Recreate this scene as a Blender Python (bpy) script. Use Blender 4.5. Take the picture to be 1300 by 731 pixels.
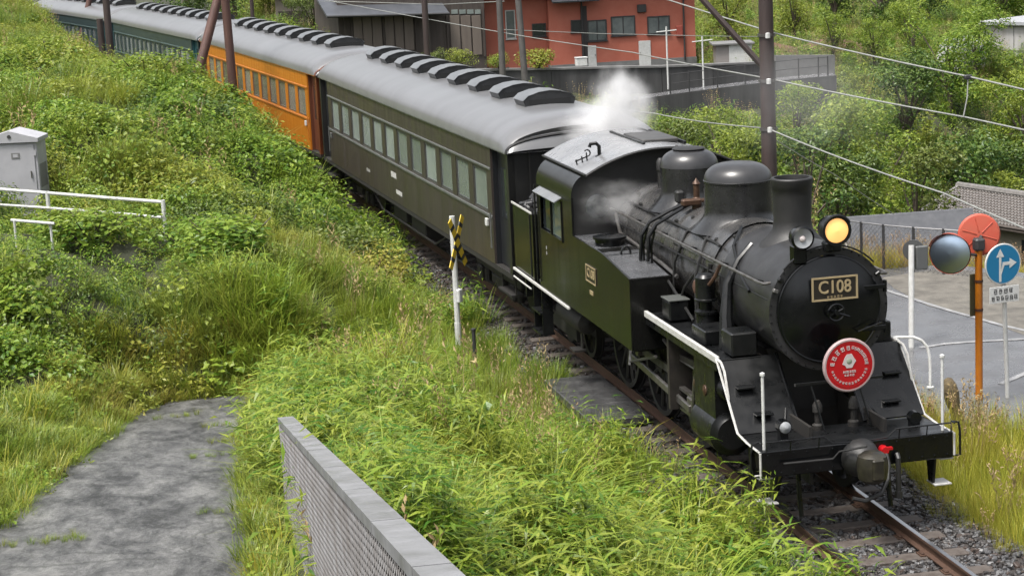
import bpy, math, random
import numpy as np
from mathutils import Matrix, Vector
rnd = random.Random(7)
PI = math.pi
for o in list(bpy.data.objects): bpy.data.objects.remove(o)
SC = bpy.context.scene
COL = SC.collection
# ------------------------------------------------------------------ camera
CAM = np.array([-8.636, -21.03, 7.351]); YAW, PITCH, ROLL, FPX = -0.2144, 0.1888, -0.0478, 2511.76
def cam_axes():
    cy, sy, cp, sp = math.cos(YAW), math.sin(YAW), math.cos(PITCH), math.sin(PITCH)
    f = np.array([-sy*cp, cy*cp, -sp]); r = np.array([cy, sy, 0.]); u = np.cross(r, f)
    cr, sr = math.cos(ROLL), math.sin(ROLL)
    return cr*r + sr*u, -sr*r + cr*u, f
CR, CU, CF = cam_axes()
cd = bpy.data.cameras.new('camera'); co = bpy.data.objects.new('camera', cd); COL.objects.link(co)
M = Matrix(((CR[0], CU[0], -CF[0], CAM[0]), (CR[1], CU[1], -CF[1], CAM[1]), (CR[2], CU[2], -CF[2], CAM[2]), (0, 0, 0, 1)))
co.matrix_world = M
cd.sensor_width = 36; cd.lens = FPX/1300*36; cd.clip_start = .5; cd.clip_end = 1500
SC.camera = co
# ------------------------------------------------------------------ light: bright overcast, wet day
SUN_EL, SUN_AZ = math.radians(66), math.radians(240)      # azimuth of the sun, clockwise from +Y
w = bpy.data.worlds.new('World'); SC.world = w; w.use_nodes = True
nt = w.node_tree; nt.nodes.clear()
sky = nt.nodes.new('ShaderNodeTexSky'); sky.sky_type = 'NISHITA'; sky.sun_disc = False
sky.sun_elevation = SUN_EL; sky.sun_rotation = SUN_AZ; sky.dust_density = 6; sky.ozone_density = .3; sky.air_density = 1.0
hs = nt.nodes.new('ShaderNodeHueSaturation'); hs.inputs['Saturation'].default_value = .3
bg = nt.nodes.new('ShaderNodeBackground'); bg.inputs[1].default_value = .085
wo = nt.nodes.new('ShaderNodeOutputWorld')
nt.links.new(sky.outputs[0], hs.inputs['Color']); nt.links.new(hs.outputs[0], bg.inputs[0]); nt.links.new(bg.outputs[0], wo.inputs[0])
sl = bpy.data.lights.new('sun', 'SUN'); sl.energy = 1.5; sl.angle = math.radians(14); sl.color = (1, .96, .9)
so = bpy.data.objects.new('sun', sl); COL.objects.link(so)
sd = Vector((math.sin(SUN_AZ)*math.cos(SUN_EL), math.cos(SUN_AZ)*math.cos(SUN_EL), math.sin(SUN_EL)))
so.rotation_euler = sd.to_track_quat('Z', 'Y').to_euler(); so.location = (0, 0, 60)
SC.view_settings.view_transform = 'Standard'; SC.view_settings.look = 'None'
SC.view_settings.exposure = 1.8; SC.view_settings.gamma = 1; SC.view_settings.use_curve_mapping = False
SC.render.engine = 'CYCLES'; SC.render.resolution_x = 1024; SC.render.resolution_y = 575
SC.cycles.max_bounces = 6; SC.cycles.transparent_max_bounces = 12; SC.cycles.volume_bounces = 1
# ------------------------------------------------------------------ pixel helpers (1300 x 731 photograph)
def ray(u, v):
    return CR*((u-650)/FPX) - CU*((v-365.5)/FPX) + CF
def PX(u, v, D): return CAM + ray(u, v)*D                      # at forward depth D
def GZ(u, v, z):
    d = ray(u, v); return CAM + d*((z-CAM[2])/d[2])            # on a level at height z
def pix(P):
    P = np.atleast_2d(P) - CAM; q = P@np.stack([CR, CU, CF]).T
    return 650+FPX*q[:, 0]/q[:, 2], 365.5-FPX*q[:, 1]/q[:, 2], q[:, 2]
# ------------------------------------------------------------------ mesh builder
class MB:
    def __init__(s): s.v = []; s.f = []; s.lv = []
    def add(s, vs, fs, lv=None):
        n = len(s.v); s.v += [tuple(map(float, p)) for p in vs]; s.f += [tuple(i+n for i in f) for f in fs]
        if lv is not None: s.lv += [lv]*len(fs)
        return s
    def box(s, c, d, rot=None, bev=0.):
        hx, hy, hz = d[0]/2, d[1]/2, d[2]/2
        b = min(bev, hx*.45, hy*.45, hz*.45)
        if b <= 0:
            vs = [(x, y, z) for z in (-hz, hz) for y in (-hy, hy) for x in (-hx, hx)]
            fs = [(0, 2, 3, 1), (4, 5, 7, 6), (0, 1, 5, 4), (2, 6, 7, 3), (0, 4, 6, 2), (1, 3, 7, 5)]
        else:
            vs = []; idx = {}
            for sx in (-1, 1):
                for sy in (-1, 1):
                    for sz in (-1, 1):
                        for a in range(3):
                            p = [sx*(hx-b), sy*(hy-b), sz*(hz-b)]; p[a] = (sx*hx, sy*hy, sz*hz)[a]
                            idx[(sx, sy, sz, a)] = len(vs); vs.append(tuple(p))
            fs = []
            S = (-1, 1)
            for a in range(3):
                o1, o2 = [k for k in range(3) if k != a]
                for sg in S:
                    def key(p, q):
                        k = [0, 0, 0]; k[a] = sg; k[o1] = p; k[o2] = q; return idx[(*k, a)]
                    f = [key(-1, -1), key(1, -1), key(1, 1), key(-1, 1)]
                    fs.append(f)
            for a in range(3):                         # edges along axis a
                o1, o2 = [k for k in range(3) if k != a]
                for p in S:
                    for q in S:
                        def key(t, fa):
                            k = [0, 0, 0]; k[a] = t; k[o1] = p; k[o2] = q; return idx[(*k, fa)]
                        fs.append([key(-1, o1), key(1, o1), key(1, o2), key(-1, o2)])
            for sx in S:
                for sy in S:
                    for sz in S: fs.append([idx[(sx, sy, sz, 0)], idx[(sx, sy, sz, 1)], idx[(sx, sy, sz, 2)]])
            out = []
            for f in fs:                               # outward winding (convex about the origin)
                a_, b_, c_ = (Vector(vs[f[0]]), Vector(vs[f[1]]), Vector(vs[f[2]]))
                n = (b_-a_).cross(c_-a_); m = sum((Vector(vs[i]) for i in f), Vector())
                out.append(tuple(f) if n.dot(m) > 0 else tuple(reversed(f)))
            fs = out
        if rot is not None: vs = [tuple(rot@Vector(p)) for p in vs]
        return s.add([(p[0]+c[0], p[1]+c[1], p[2]+c[2]) for p in vs], fs)
    def bb(s, x0, x1, y0, y1, z0, z1, bev=0.):
        return s.box(((x0+x1)/2, (y0+y1)/2, (z0+z1)/2), (abs(x1-x0), abs(y1-y0), abs(z1-z0)), None, bev)
    def tube(s, pts, r, n=8, cap=True):
        pts = [Vector(p) for p in pts]; rs = r if isinstance(r, (list, tuple)) else [r]*len(pts)
        rings = []; up = None
        for i, p in enumerate(pts):
            t = (pts[min(i+1, len(pts)-1)]-pts[max(i-1, 0)]).normalized()
            if up is None:
                up = Vector((0, 0, 1)) if abs(t.z) < .9 else Vector((1, 0, 0))
            a = t.cross(up)
            if a.length < 1e-5: a = t.cross(Vector((0, 1, 0)))
            a.normalize(); b = a.cross(t).normalized(); up = b
            rings.append([p+(a*math.cos(2*PI*k/n)+b*math.sin(2*PI*k/n))*rs[i] for k in range(n)])
        vs = [q for R in rings for q in R]; fs = []
        for i in range(len(rings)-1):
            for k in range(n):
                k2 = (k+1) % n; fs.append((i*n+k, i*n+k2, (i+1)*n+k2, (i+1)*n+k))
        if cap: fs.append(tuple(range(n-1, -1, -1))); fs.append(tuple((len(rings)-1)*n+k for k in range(n)))
        return s.add(vs, fs)
    def lathe(s, prof, n=32, origin=(0, 0, 0), axis='z', cap=(False, False)):
        """prof: (radius, height) pairs; axis z up, or y (height runs along +y)"""
        o = Vector(origin); vs = []; fs = []
        for (r, h) in prof:
            for k in range(n):
                a = 2*PI*k/n; x, y = r*math.cos(a), r*math.sin(a)
                vs.append(o+(Vector((x, y, h)) if axis == 'z' else Vector((x, h, -y)) if axis == 'y' else Vector((h, x, y))))
        for i in range(len(prof)-1):
            for k in range(n):
                k2 = (k+1) % n; fs.append((i*n+k, i*n+k2, (i+1)*n+k2, (i+1)*n+k))
        if cap[0]: fs.append(tuple(range(n-1, -1, -1)))
        if cap[1]: fs.append(tuple((len(prof)-1)*n+k for k in range(n)))
        return s.add(vs, fs)
    def prism(s, poly, lo, hi, axis='x'):
        """poly in the plane normal to axis: x -> (y,z), y -> (x,z), z -> (x,y)"""
        n = len(poly)
        mk = {'x': lambda a, b, h: (h, a, b), 'y': lambda a, b, h: (a, h, b), 'z': lambda a, b, h: (a, b, h)}[axis]
        vs = [mk(a, b, lo) for a, b in poly]+[mk(a, b, hi) for a, b in poly]
        fs = [tuple(range(n)), tuple(range(2*n-1, n-1, -1))]+[(i, n+i, n+(i+1) % n, (i+1) % n) for i in range(n)]
        return s.add(vs, fs)
    def quad(s, a, b, c, d): return s.add([a, b, c, d], [(0, 1, 2, 3)])
    def slab(s, a, b, c, d, t):
        """quad with thickness t along minus its normal"""
        a, b, c, d = map(Vector, (a, b, c, d)); n = (b-a).cross(d-a).normalized()*t
        return s.add([a, b, c, d, a-n, b-n, c-n, d-n], [(0, 1, 2, 3), (7, 6, 5, 4), (0, 4, 5, 1), (1, 5, 6, 2), (2, 6, 7, 3), (3, 7, 4, 0)])
    def merge(s, o, mat=None):
        vs = o.v if mat is None else [tuple(mat@Vector(p)) for p in o.v]
        n = len(s.v); s.v += vs; s.f += [tuple(i+n for i in f) for f in o.f]; s.lv += o.lv; return s
    def mesh(s, name, mats, smooth=35, recalc=True):
        me = bpy.data.meshes.new(name); me.from_pydata(s.v, [], s.f)
        for m in (mats if isinstance(mats, (list, tuple)) else [mats]): me.materials.append(m)
        if recalc:
            import bmesh
            bm = bmesh.new(); bm.from_mesh(me); bmesh.ops.recalc_face_normals(bm, faces=bm.faces); bm.to_mesh(me); bm.free()
        if s.lv and len(s.lv) == len(s.f):
            at = me.attributes.new('lv', 'FLOAT', 'FACE'); at.data.foreach_set('value', np.array(s.lv, dtype=np.float32))
        if smooth:
            me.polygons.foreach_set('use_smooth', [True]*len(me.polygons)); me.set_sharp_from_angle(angle=math.radians(smooth))
        me.update(); return me
    def build(s, name, mat, parent=None, smooth=35, loc=None, rotz=None, recalc=True):
        return link(name, s.mesh(name, mat, smooth, recalc), parent, loc, rotz)
def link(name, me, parent=None, loc=None, rotz=None):
    o = bpy.data.objects.new(name, me); COL.objects.link(o)
    if parent is not None: o.parent = parent
    if loc is not None: o.location = loc
    if rotz is not None: o.rotation_euler = (0, 0, rotz)
    return o
def tag(o, label=None, cat=None, group=None, kind=None):
    if label: o['label'] = label
    if cat: o['category'] = cat
    if group: o['group'] = group
    if kind: o['kind'] = kind
    return o
def thing(name, label, cat, loc=(0, 0, 0), rotz=0, group=None):
    o = bpy.data.objects.new(name, None); COL.objects.link(o); o.location = loc; o.rotation_euler = (0, 0, rotz)
    o.empty_display_size = .2
    return tag(o, label, cat, group)
def arc(cx, cz, r, a0, a1, n): return [(cx+r*math.cos(a0+(a1-a0)*i/n), cz+r*math.sin(a0+(a1-a0)*i/n)) for i in range(n+1)]
def text_mb(txt, size, ext=.004, font=None):
    cu = bpy.data.curves.new('t', 'FONT'); cu.body = txt; cu.size = size; cu.extrude = ext; cu.align_x = 'CENTER'; cu.align_y = 'CENTER'; cu.resolution_u = 3
    cu.offset = size*.012
    ob = bpy.data.objects.new('t', cu); COL.objects.link(ob)
    dg = bpy.context.evaluated_depsgraph_get(); me = bpy.data.meshes.new_from_object(ob.evaluated_get(dg))
    mb = MB(); mb.v = [tuple(v.co) for v in me.vertices]; mb.f = [tuple(p.vertices) for p in me.polygons]
    bpy.data.objects.remove(ob); bpy.data.curves.remove(cu); bpy.data.meshes.remove(me)
    return mb
def glyph(mb, T, h, rg, t=.003):
    """one small illegible printed character of height h, made of strokes, in the plane of T (x right, y up)"""
    for k in range(3):
        y = (-.38+.38*k+rg.uniform(-.08, .08))*h; mb.box((0, 0, 0), (h*rg.uniform(.45, .8), h*.13, t)); shift(mb, 8, T@Matrix.Translation((rg.uniform(-.08, .08)*h, y, 0)))
    for k in range(2):
        x = (-.25+.5*k+rg.uniform(-.1, .1))*h; mb.box((0, 0, 0), (h*.13, h*rg.uniform(.5, .95), t)); shift(mb, 8, T@Matrix.Translation((x, rg.uniform(-.08, .08)*h, .0006)))
def shift(mb, n, T):
    for i in range(len(mb.v)-n, len(mb.v)): mb.v[i] = tuple(T@Vector(mb.v[i]))
# ------------------------------------------------------------------ materials
MAT = {}
def mat(name, col, rough=.6, metal=0., col2=None, scale=6., amt=1., bump=0., bscale=40., rvar=0., spec=.5, streak=False, emit=0., coat=0., coords='Object', detail=5., mscale=None):
    if name in MAT: return MAT[name]
    if not emit: col = tuple(c*.80 for c in col); col2 = tuple(c*.80 for c in col2) if col2 is not None else None
    m = bpy.data.materials.new(name); m.use_nodes = True; t = m.node_tree; N = t.nodes; L = t.links
    b = N['Principled BSDF']; b.inputs['Roughness'].default_value = rough; b.inputs['Metallic'].default_value = metal
    b.inputs['Specular IOR Level'].default_value = spec; b.inputs['Base Color'].default_value = (*col, 1)
    if coat: b.inputs['Coat Weight'].default_value = coat; b.inputs['Coat Roughness'].default_value = .12
    if emit: b.inputs['Emission Color'].default_value = (*col, 1); b.inputs['Emission Strength'].default_value = emit
    if col2 is not None or bump or rvar:
        tc = N.new('ShaderNodeTexCoord'); mp = N.new('ShaderNodeMapping'); L.new(tc.outputs[coords], mp.inputs[0])
        if mscale: mp.inputs['Scale'].default_value = mscale
        if streak: mp.inputs['Scale'].default_value = (1, 1, .12)
    if col2 is not None:
        nz = N.new('ShaderNodeTexNoise'); nz.inputs['Scale'].default_value = scale; nz.inputs['Detail'].default_value = detail; nz.inputs['Roughness'].default_value = .65
        L.new(mp.outputs[0], nz.inputs['Vector'])
        cr = N.new('ShaderNodeValToRGB'); cr.color_ramp.elements[0].position = .5-.25*amt if amt <= 1 else .2; cr.color_ramp.elements[1].position = .72
        cr.color_ramp.elements[0].position = .35; cr.color_ramp.elements[0].color = (*col, 1); cr.color_ramp.elements[1].color = (*col2, 1)
        L.new(nz.outputs['Fac'], cr.inputs[0]); L.new(cr.outputs[0], b.inputs['Base Color'])
    if rvar:
        n2 = N.new('ShaderNodeTexNoise'); n2.inputs['Scale'].default_value = scale*1.7; n2.inputs['Detail'].default_value = 4
        L.new(mp.outputs[0], n2.inputs['Vector'])
        mr = N.new('ShaderNodeMapRange'); mr.inputs['From Min'].default_value = .3; mr.inputs['From Max'].default_value = .7
        mr.inputs['To Min'].default_value = max(.03, rough-rvar); mr.inputs['To Max'].default_value = min(1, rough+rvar)
        L.new(n2.outputs['Fac'], mr.inputs['Value']); L.new(mr.outputs[0], b.inputs['Roughness'])
    if bump:
        n3 = N.new('ShaderNodeTexNoise'); n3.inputs['Scale'].default_value = bscale; n3.inputs['Detail'].default_value = 4
        L.new(mp.outputs[0], n3.inputs['Vector'])
        bp = N.new('ShaderNodeBump'); bp.inputs['Strength'].default_value = bump; bp.inputs['Distance'].default_value = .02
        L.new(n3.outputs['Fac'], bp.inputs['Height']); L.new(bp.outputs[0], b.inputs['Normal'])
    MAT[name] = m; return m
def leafmat(name, dark, light, warm, transl=.35, rough=.38):
    """foliage: per-leaf value lv and per-plant value tint pick between three real leaf colours"""
    m = bpy.data.materials.new(name); m.use_nodes = True; t = m.node_tree; N = t.nodes; L = t.links
    b = N['Principled BSDF']; b.inputs['Roughness'].default_value = rough; b.inputs['Specular IOR Level'].default_value = .28
    a1 = N.new('ShaderNodeAttribute'); a1.attribute_name = 'lv'
    a2 = N.new('ShaderNodeAttribute'); a2.attribute_name = 'tint'; a2.attribute_type = 'INSTANCER'
    m1 = N.new('ShaderNodeMix'); m1.data_type = 'RGBA'; m1.inputs['A'].default_value = (*[c*1.35 for c in dark], 1); m1.inputs['B'].default_value = (*[c*1.12 for c in light], 1)
    L.new(a1.outputs['Fac'], m1.inputs['Factor'])
    m2 = N.new('ShaderNodeMix'); m2.data_type = 'RGBA'; m2.inputs['B'].default_value = (*warm, 1)
    L.new(m1.outputs['Result'], m2.inputs['A'])
    ad = N.new('ShaderNodeMath'); ad.operation = 'MULTIPLY_ADD'; ad.inputs[1].default_value = .25; L.new(a1.outputs['Fac'], ad.inputs[0]); 
    sb = N.new('ShaderNodeMath'); sb.operation = 'SUBTRACT'; sb.inputs[1].default_value = .12; sb.use_clamp = True
    L.new(a2.outputs['Fac'], ad.inputs[2]); L.new(ad.outputs[0], sb.inputs[0]); L.new(sb.outputs[0], m2.inputs['Factor'])
    L.new(m2.outputs['Result'], b.inputs['Base Color'])
    tr = N.new('ShaderNodeBsdfTranslucent'); L.new(m2.outputs['Result'], tr.inputs[0])
    mx = N.new('ShaderNodeMixShader'); mx.inputs[0].default_value = transl; L.new(b.outputs[0], mx.inputs[1]); L.new(tr.outputs[0], mx.inputs[2])
    L.new(mx.outputs[0], N['Material Output'].inputs['Surface'])
    MAT[name] = m; return m
black = mat('loco_black', (.0045, .005, .0055), .33, 0, (.010, .0105, .011), 3, rvar=.14, bump=.05, bscale=12, spec=.32)
gloss = mat('loco_gloss_black', (.0025, .003, .0036), .2, 0, (.006, .0065, .007), 4, rvar=.08, spec=.38)
soot = mat('soot_black', (.006, .006, .006), .55, 0, (.013, .0125, .012), 5, bump=.1)
under = mat('underframe_grime', (.006, .0055, .005), .7, 0, (.016, .013, .010), 6, bump=.15)
lagging = mat('boiler_lagging', (.03, .03, .031), .26, .1, (.075, .072, .068), 3.0, rvar=.15, bump=.06, bscale=10)
greenblack = mat('tank_dark_green', (.0068, .0068, .0066), .2, 0, (.0105, .0105, .0098), 2.2, rvar=.06, bump=.02, bscale=2, streak=True, spec=.25)
wetgrey = mat('wet_grey_roof', (.12, .125, .132), .3, 0, (.18, .185, .19), 1.4, rvar=.12, bump=.12, bscale=5)
white = mat('white_paint', (.58, .59, .58), .5, 0, (.45, .45, .43), 9)
offw = mat('dirty_white_line', (.52, .52, .5), .5, 0, (.34, .33, .31), 12)
brass = mat('brass', (.55, .38, .16), .35, .8)
gold = mat('brass_letters', (.42, .33, .19), .4, .3)
red = mat('red_enamel', (.40, .006, .010), .3)
pink = mat('white_enamel', (.50, .45, .44), .4)
steel = mat('worn_steel', (.20, .195, .19), .35, .7, (.08, .07, .06), 10)
rust = mat('rusty_iron', (.10, .05, .03), .75, .2, (.045, .026, .018), 20, bump=.2)
copper = mat('heat_browned_metal', (.085, .045, .025), .5, .4, (.04, .02, .012), 20)
dkglass = mat('dark_glass', (.02, .025, .028), .08, 0, spec=.8)
blind = mat('blind_behind_glass', (.24, .275, .26), .22, 0, (.17, .20, .19), 1.2, rvar=.12, spec=.6)
lamp_on = mat('lit_lamp_lens', (1.0, .50, .16), .25, emit=.20)
lens = mat('lens_glass', (.25, .26, .27), .06, 0, spec=1)
rubber = mat('rubber_hose', (.014, .014, .014), .5)
# ================================================================== terrain
TR = 405.
def track(s, e=0.):
    a = (s-6)/TR; cx, cy = .02-TR*(1-math.cos(a)), 6+TR*math.sin(a)
    return np.array([cx+e*math.cos(a), cy+e*math.sin(a)]), a
def track_e(x, y):
    """signed offset right of the track and arc position for arrays"""
    dx = x-(.02-TR); dy = y-6
    r = np.hypot(dx, dy); return r-TR, 6+TR*np.arctan2(dy, dx)
CP = [(-10,1,.9),(-9.2,3.8,.6),(-8.4,7.9,.17),(-7,9.8,0),(-7.3,-3.2,1.33),(-6.8,3.8,.6),(-6.3,8.1,.15),(-8.5,-5,1.5),(-10,-8,1.85),(-7.5,-12,2.25),(-12,-12,2.4),(-10,-25,3.6),(-6,-25,3.3),
 (-6,-3,1.15),(-6,2,.7),(-4.5,-2,.35),(-4.5,3,.15),(-5,-8,.9),(-3,-8,-.1),(-3,0,-.2),(-3,6,-.2),(-4,9,-.1),(-3,12,-.2),(-3,16,-.1),(-3.4,20,.05),
 (-7.5,12,.45),(-9,12,.8),(-5.5,12,.15),(-7,15,1.2),(-5,15,.4),(-10,15,1.5),(-7,17.3,1.4),(-10,22,1.6),(-7,22,1.35),(-5,22,.6),(-4.0,26,1.0),(-7,27,2.0),(-12,27,1.9),(-4.2,32,1.75),(-4.6,37,2.1),(-6,37,2.5),(-10,37,2.6),(-5.5,45,1.9),(-7,45,2.2),(-6.2,52,1.5),(-7.5,52,1.8),(-7.5,61,1.7),(-12,61,2.6),(-10.7,72,2.6),(-20,72,4.2),(-10.4,78,3.3),(-11.5,86,4.0),(-13,95,4.6),(-20,100,5.2),(-18,20,2),(-18,5,1.6),(-14,2,1.5),(-12,5,1.1),(-30,30,4),(-30,60,6),
 (3,-8,-.45),(3,0,-.4),(4,6,-.42),(6,10,-.5),(8,16,-.52),(5,0,-.5),(10,5,-.52),(12,12,-.6),(9,18.5,-.65),(7,20,-.65),(14,24,-4),(20,30,-7),(30,45,-10),(30,62,-11),(18,10,-1.6),(25,15,-5),(35,30,-9),(45,50,-9.5),(3.6,25,-.5),(6,30,-1.2),(10,40,-2.6),(12,55,-3.2),(4,45,-.6),(16,60,-3.6),(20,72,-3.7),(26,70,-4.2),(30,76,-3.9),(27,62,-6.5),(3,60,-.3),(0,80,-.2),(6,78,-.9),
 (15,88,-1.3),(25,90,-1.6),(9,88,-.4),(20,100,-1.2),(40,100,-3),(48,95,-3.3),(60,120,-3),(30,120,-1.5),(0,100,.8),(40,150,-1),(80,180,2),(0,160,4),(100,120,0),(60,60,-8),(50,230,11),(0,230,13),(110,230,14),(-60,200,14),(150,60,-4),(-80,60,12),(-60,-20,6),(60,-20,-4),(20,-20,-1)]
_c = np.array(CP, float); _n = len(_c)
def _phi(r2): return np.where(r2 > 1e-12, r2*np.log(r2+1e-12)*.5, 0)
_A = np.zeros((_n+3, _n+3)); _d = _c[:, None, :2]-_c[None, :, :2]; _A[:_n, :_n] = _phi((_d**2).sum(-1))+np.eye(_n)*.6
_A[:_n, _n] = 1; _A[:_n, _n+1:] = _c[:, :2]; _A[_n, :_n] = 1; _A[_n+1:, :_n] = _c[:, :2].T
_w = np.linalg.solve(_A, np.concatenate([_c[:, 2], [0, 0, 0]]))
_rg = np.random.default_rng(5); _ph = _rg.uniform(0, 6.28, (10, 2)); _fr = _rg.normal(0, 1, (10, 2))
def sstep(a, b, x): t = np.clip((x-a)/(b-a), 0, 1); return t*t*(3-2*t)
def bumps(x, y, wl, seed=0):
    out = 0
    for k in range(10):
        f = _fr[(k+seed) % 10]*2*PI/wl; out = out+np.sin(f[0]*x+f[1]*y+_ph[k, 0]+seed*1.7)
    return out/4.5
def path_z(y): return .05+.105*(9-y)
PATH_L = [(-11.6,-9),(-10.9,-4),(-9.82,1.1),(-9.24,3.8),(-8.84,5.85),(-8.37,7.85),(-7.95,9.3),(-7.6,10.2)]
PATH_R = [(-7.75,-9),(-7.4,-4),(-7.07,.5),(-6.78,3.76),(-6.55,6),(-6.36,8.1),(-6.1,9.5),(-5.6,10.3)]
def path_dist(x, y):
    """>0 inside the footpath strip (metres from its nearer edge)"""
    yl = [p[1] for p in PATH_L]; l = np.interp(y, yl, [p[0] for p in PATH_L]); yr = [p[1] for p in PATH_R]; r = np.interp(y, yr, [p[0] for p in PATH_R])
    return np.minimum(np.minimum(x-l, r-x), 10.0-y)
_mr = np.random.default_rng(23); _MC = []
for _i in range(900):                                           # rounded hummocks of undergrowth-covered soil on the banks
    _x, _y = _mr.uniform(-26, -2.5), _mr.uniform(-9, 75)
    if all((_x-q[0])**2+(_y-q[1])**2 > (.62*(q[2]+1.3))**2 for q in _MC): _MC.append((_x, _y, _mr.uniform(.9, 2.1), _mr.uniform(.5, 1.25)))
_MC = np.array(_MC)
_MS = _mr.integers(0, 6, len(_MC))
def mound_kind(X, Y):
    out = np.zeros(len(X), int)
    for i in range(0, len(X), 5000): out[i:i+5000] = _MS[((X[i:i+5000, None]-_MC[None, :, 0])**2+(Y[i:i+5000, None]-_MC[None, :, 1])**2).argmin(1)]
    return out
def mounds(X, Y, e, pd):
    out = np.zeros_like(X); k = np.where((X > -30) & (X < 0) & (Y > -11) & (Y < 78))[0]
    if len(k) == 0: return out
    for i in range(0, len(k), 20000):
        q = k[i:i+20000]; d2 = (X[q, None]-_MC[None, :, 0])**2+(Y[q, None]-_MC[None, :, 1])**2
        out[q] = (np.sqrt(np.clip(1-d2/_MC[None, :, 2]**2, 0, 1))*_MC[None, :, 3]).max(1)
    return (out-.4)*sstep(2.6, 4.2, -e)*sstep(.2, 1.6, -pd)*(1-.85*sstep(2.6, .8, np.abs(Y-16.6))*sstep(-6.0, -7.2, X))*np.where(Y < 9.5, np.where(X > -6.9, .8, .45), np.where(Y > 42, .6, 1.))
def ground(x, y, rough=True):
    x = np.asarray(x, float); y = np.asarray(y, float); sh = x.shape; X = x.ravel(); Y = y.ravel(); z = np.empty_like(X)
    for i in range(0, len(X), 20000):
        q = np.stack([X[i:i+20000], Y[i:i+20000]], 1)
        d2 = ((q[:, None, :]-_c[None, :, :2])**2).sum(-1); z[i:i+20000] = _phi(d2)@_w[:_n]+_w[_n]+q@_w[_n+1:]
    e, s = track_e(X, Y)
    pd = path_dist(X, Y)
    if rough:
        amp = .26*sstep(2.2, 4, np.abs(e))*sstep(0, 1.2, -pd)*np.where((e > 0) & (Y < 20) & (X < 13), .25, 1)
        z = z+amp*(bumps(X, Y, 3.2)+.5*bumps(X, Y, 1.3, 3))
    if rough: z = z+mounds(X, Y, e, pd)
    z = np.where(pd > -.25, np.minimum(z, path_z(Y)-.05), z)
    bed = -.31-.25*sstep(1.5, 2.3, np.abs(e)); t = sstep(1.9, 3.0, np.abs(e))
    z = bed*(1-t)+z*t
    road = (e > 2.6) & (Y < 19) & (X < 13) & (Y > -10)
    z = np.where(road, np.minimum(z, -.47), z)
    return z.reshape(sh)
def gz(x, y): return float(ground(np.array([x]), np.array([y]))[0])
xs = np.concatenate([np.linspace(-220, -32, 16), np.arange(-30, 34, .4), np.arange(34, 70, 1.5), np.linspace(72, 260, 18)])
ys = np.concatenate([np.linspace(-60, -22, 8), np.arange(-20, 48, .4), np.arange(48, 125, 1.25), np.linspace(127, 420, 26)])
GX, GY = np.meshgrid(xs, ys); GZZ = ground(GX, GY)
nx, ny = len(xs), len(ys)
mb = MB(); mb.v = list(zip(GX.ravel().tolist(), GY.ravel().tolist(), GZZ.ravel().tolist()))
mb.f = [(j*nx+i, j*nx+i+1, (j+1)*nx+i+1, (j+1)*nx+i) for j in range(ny-1) for i in range(nx-1)]
soil = mat('soil_and_moss', (.018, .022, .009), .9, 0, (.04, .045, .016), 1.5, bump=.5, bscale=9)
tag(mb.build('ground', soil, smooth=180, recalc=False), kind='structure')
# ---- ballast bed
def strip(e0, e1, s0, s1, ds, z0, z1=None, jit=0):
    m = MB(); n = int((s1-s0)/ds)+1; z1 = z0 if z1 is None else z1
    for i in range(n):
        s = s0+i*ds
        for e, z in ((e0, z0), (e1, z1)):
            p, a = track(s, e); m.v.append((p[0], p[1], z+(rnd.uniform(-jit, jit) if jit else 0)))
    m.f = [(2*i, 2*i+1, 2*i+3, 2*i+2) for i in range(n-1)]; return m
ballm = mat('ballast_stone', (.028, .023, .021), .6, 0, (.06, .052, .048), 30, bump=.6, bscale=60, coords='Object')
S0, S1 = -7., 96.
bl = MB()
for e0, e1, z0, z1 in ((-2.4, -1.55, -.52, -.20), (-1.55, 0, -.20, -.185), (0, 1.55, -.185, -.20), (1.55, 2.4, -.20, -.52)): bl.merge(strip(e0, e1, S0, S1, 1., z0, z1))
tag(bl.build('ballast_bed', ballm, smooth=180), kind='structure')
# ---- track: rails and sleepers
trk = thing('railway_track', 'single narrow gauge railway track on dark stone ballast', 'track'); del trk['category']; del trk['label']; trk['kind'] = 'structure'
railm = mat('rail_rust_side', (.06, .032, .022), .7, .3, (.10, .055, .035), 30)
railtop = mat('rail_polished_head', (.42, .42, .43), .22, .95)
for sg in (-1, 1):
    m = MB(); prof = [(-.062, -.14), (.062, -.14), (.062, -.127), (.012, -.112), (.010, -.045), (.032, -.032), (.032, -.004), (-.032, -.004), (-.032, -.032), (-.010, -.045), (-.012, -.112), (-.062, -.127)]
    n = int((S1-S0)/2)+1
    for i in range(n):
        s = S0+i*2.
        for (e, z) in prof: p, a = track(s, sg*.567+e); m.v.append((p[0], p[1], z))
    k = len(prof)
    m.f = [(i*k+j, i*k+(j+1) % k, (i+1)*k+(j+1) % k, (i+1)*k+j) for i in range(n-1) for j in range(k)]+[tuple(range(k))]
    r = m.build('rail', railm, trk, smooth=20)
    strip(sg*.567-.027, sg*.567+.027, S0, S1, 2., .0).build('running_surface', railtop, r)
slm = MB().bb(-1.03, 1.03, -.11, .11, -.30, -.145, .015).mesh('sleeper', mat('sleeper_wood', (.055, .042, .034), .7, 0, (.10, .085, .075), 8, bump=.3, bscale=25))
s = S0+.3
while s < S1:
    p, a = track(s); o = link('sleeper', slm, trk, (p[0], p[1], rnd.uniform(-.004, .004)), a+rnd.uniform(-.012, .012)); s += .66
plm = MB()
for dx in (-.09, .09): plm.box((dx, 0, 0), (.04, .10, .035), None, .008)
plm.box((0, 0, -.012), (.26, .16, .015)); plm = plm.mesh('rail_fastening', railm)
for i in range(14):
    for sg in (-1, 1):
        p, a = track(S0+.3+.66*i, sg*.567); link('rail_fastening', plm, trk, (p[0], p[1], -.125), a)
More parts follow.
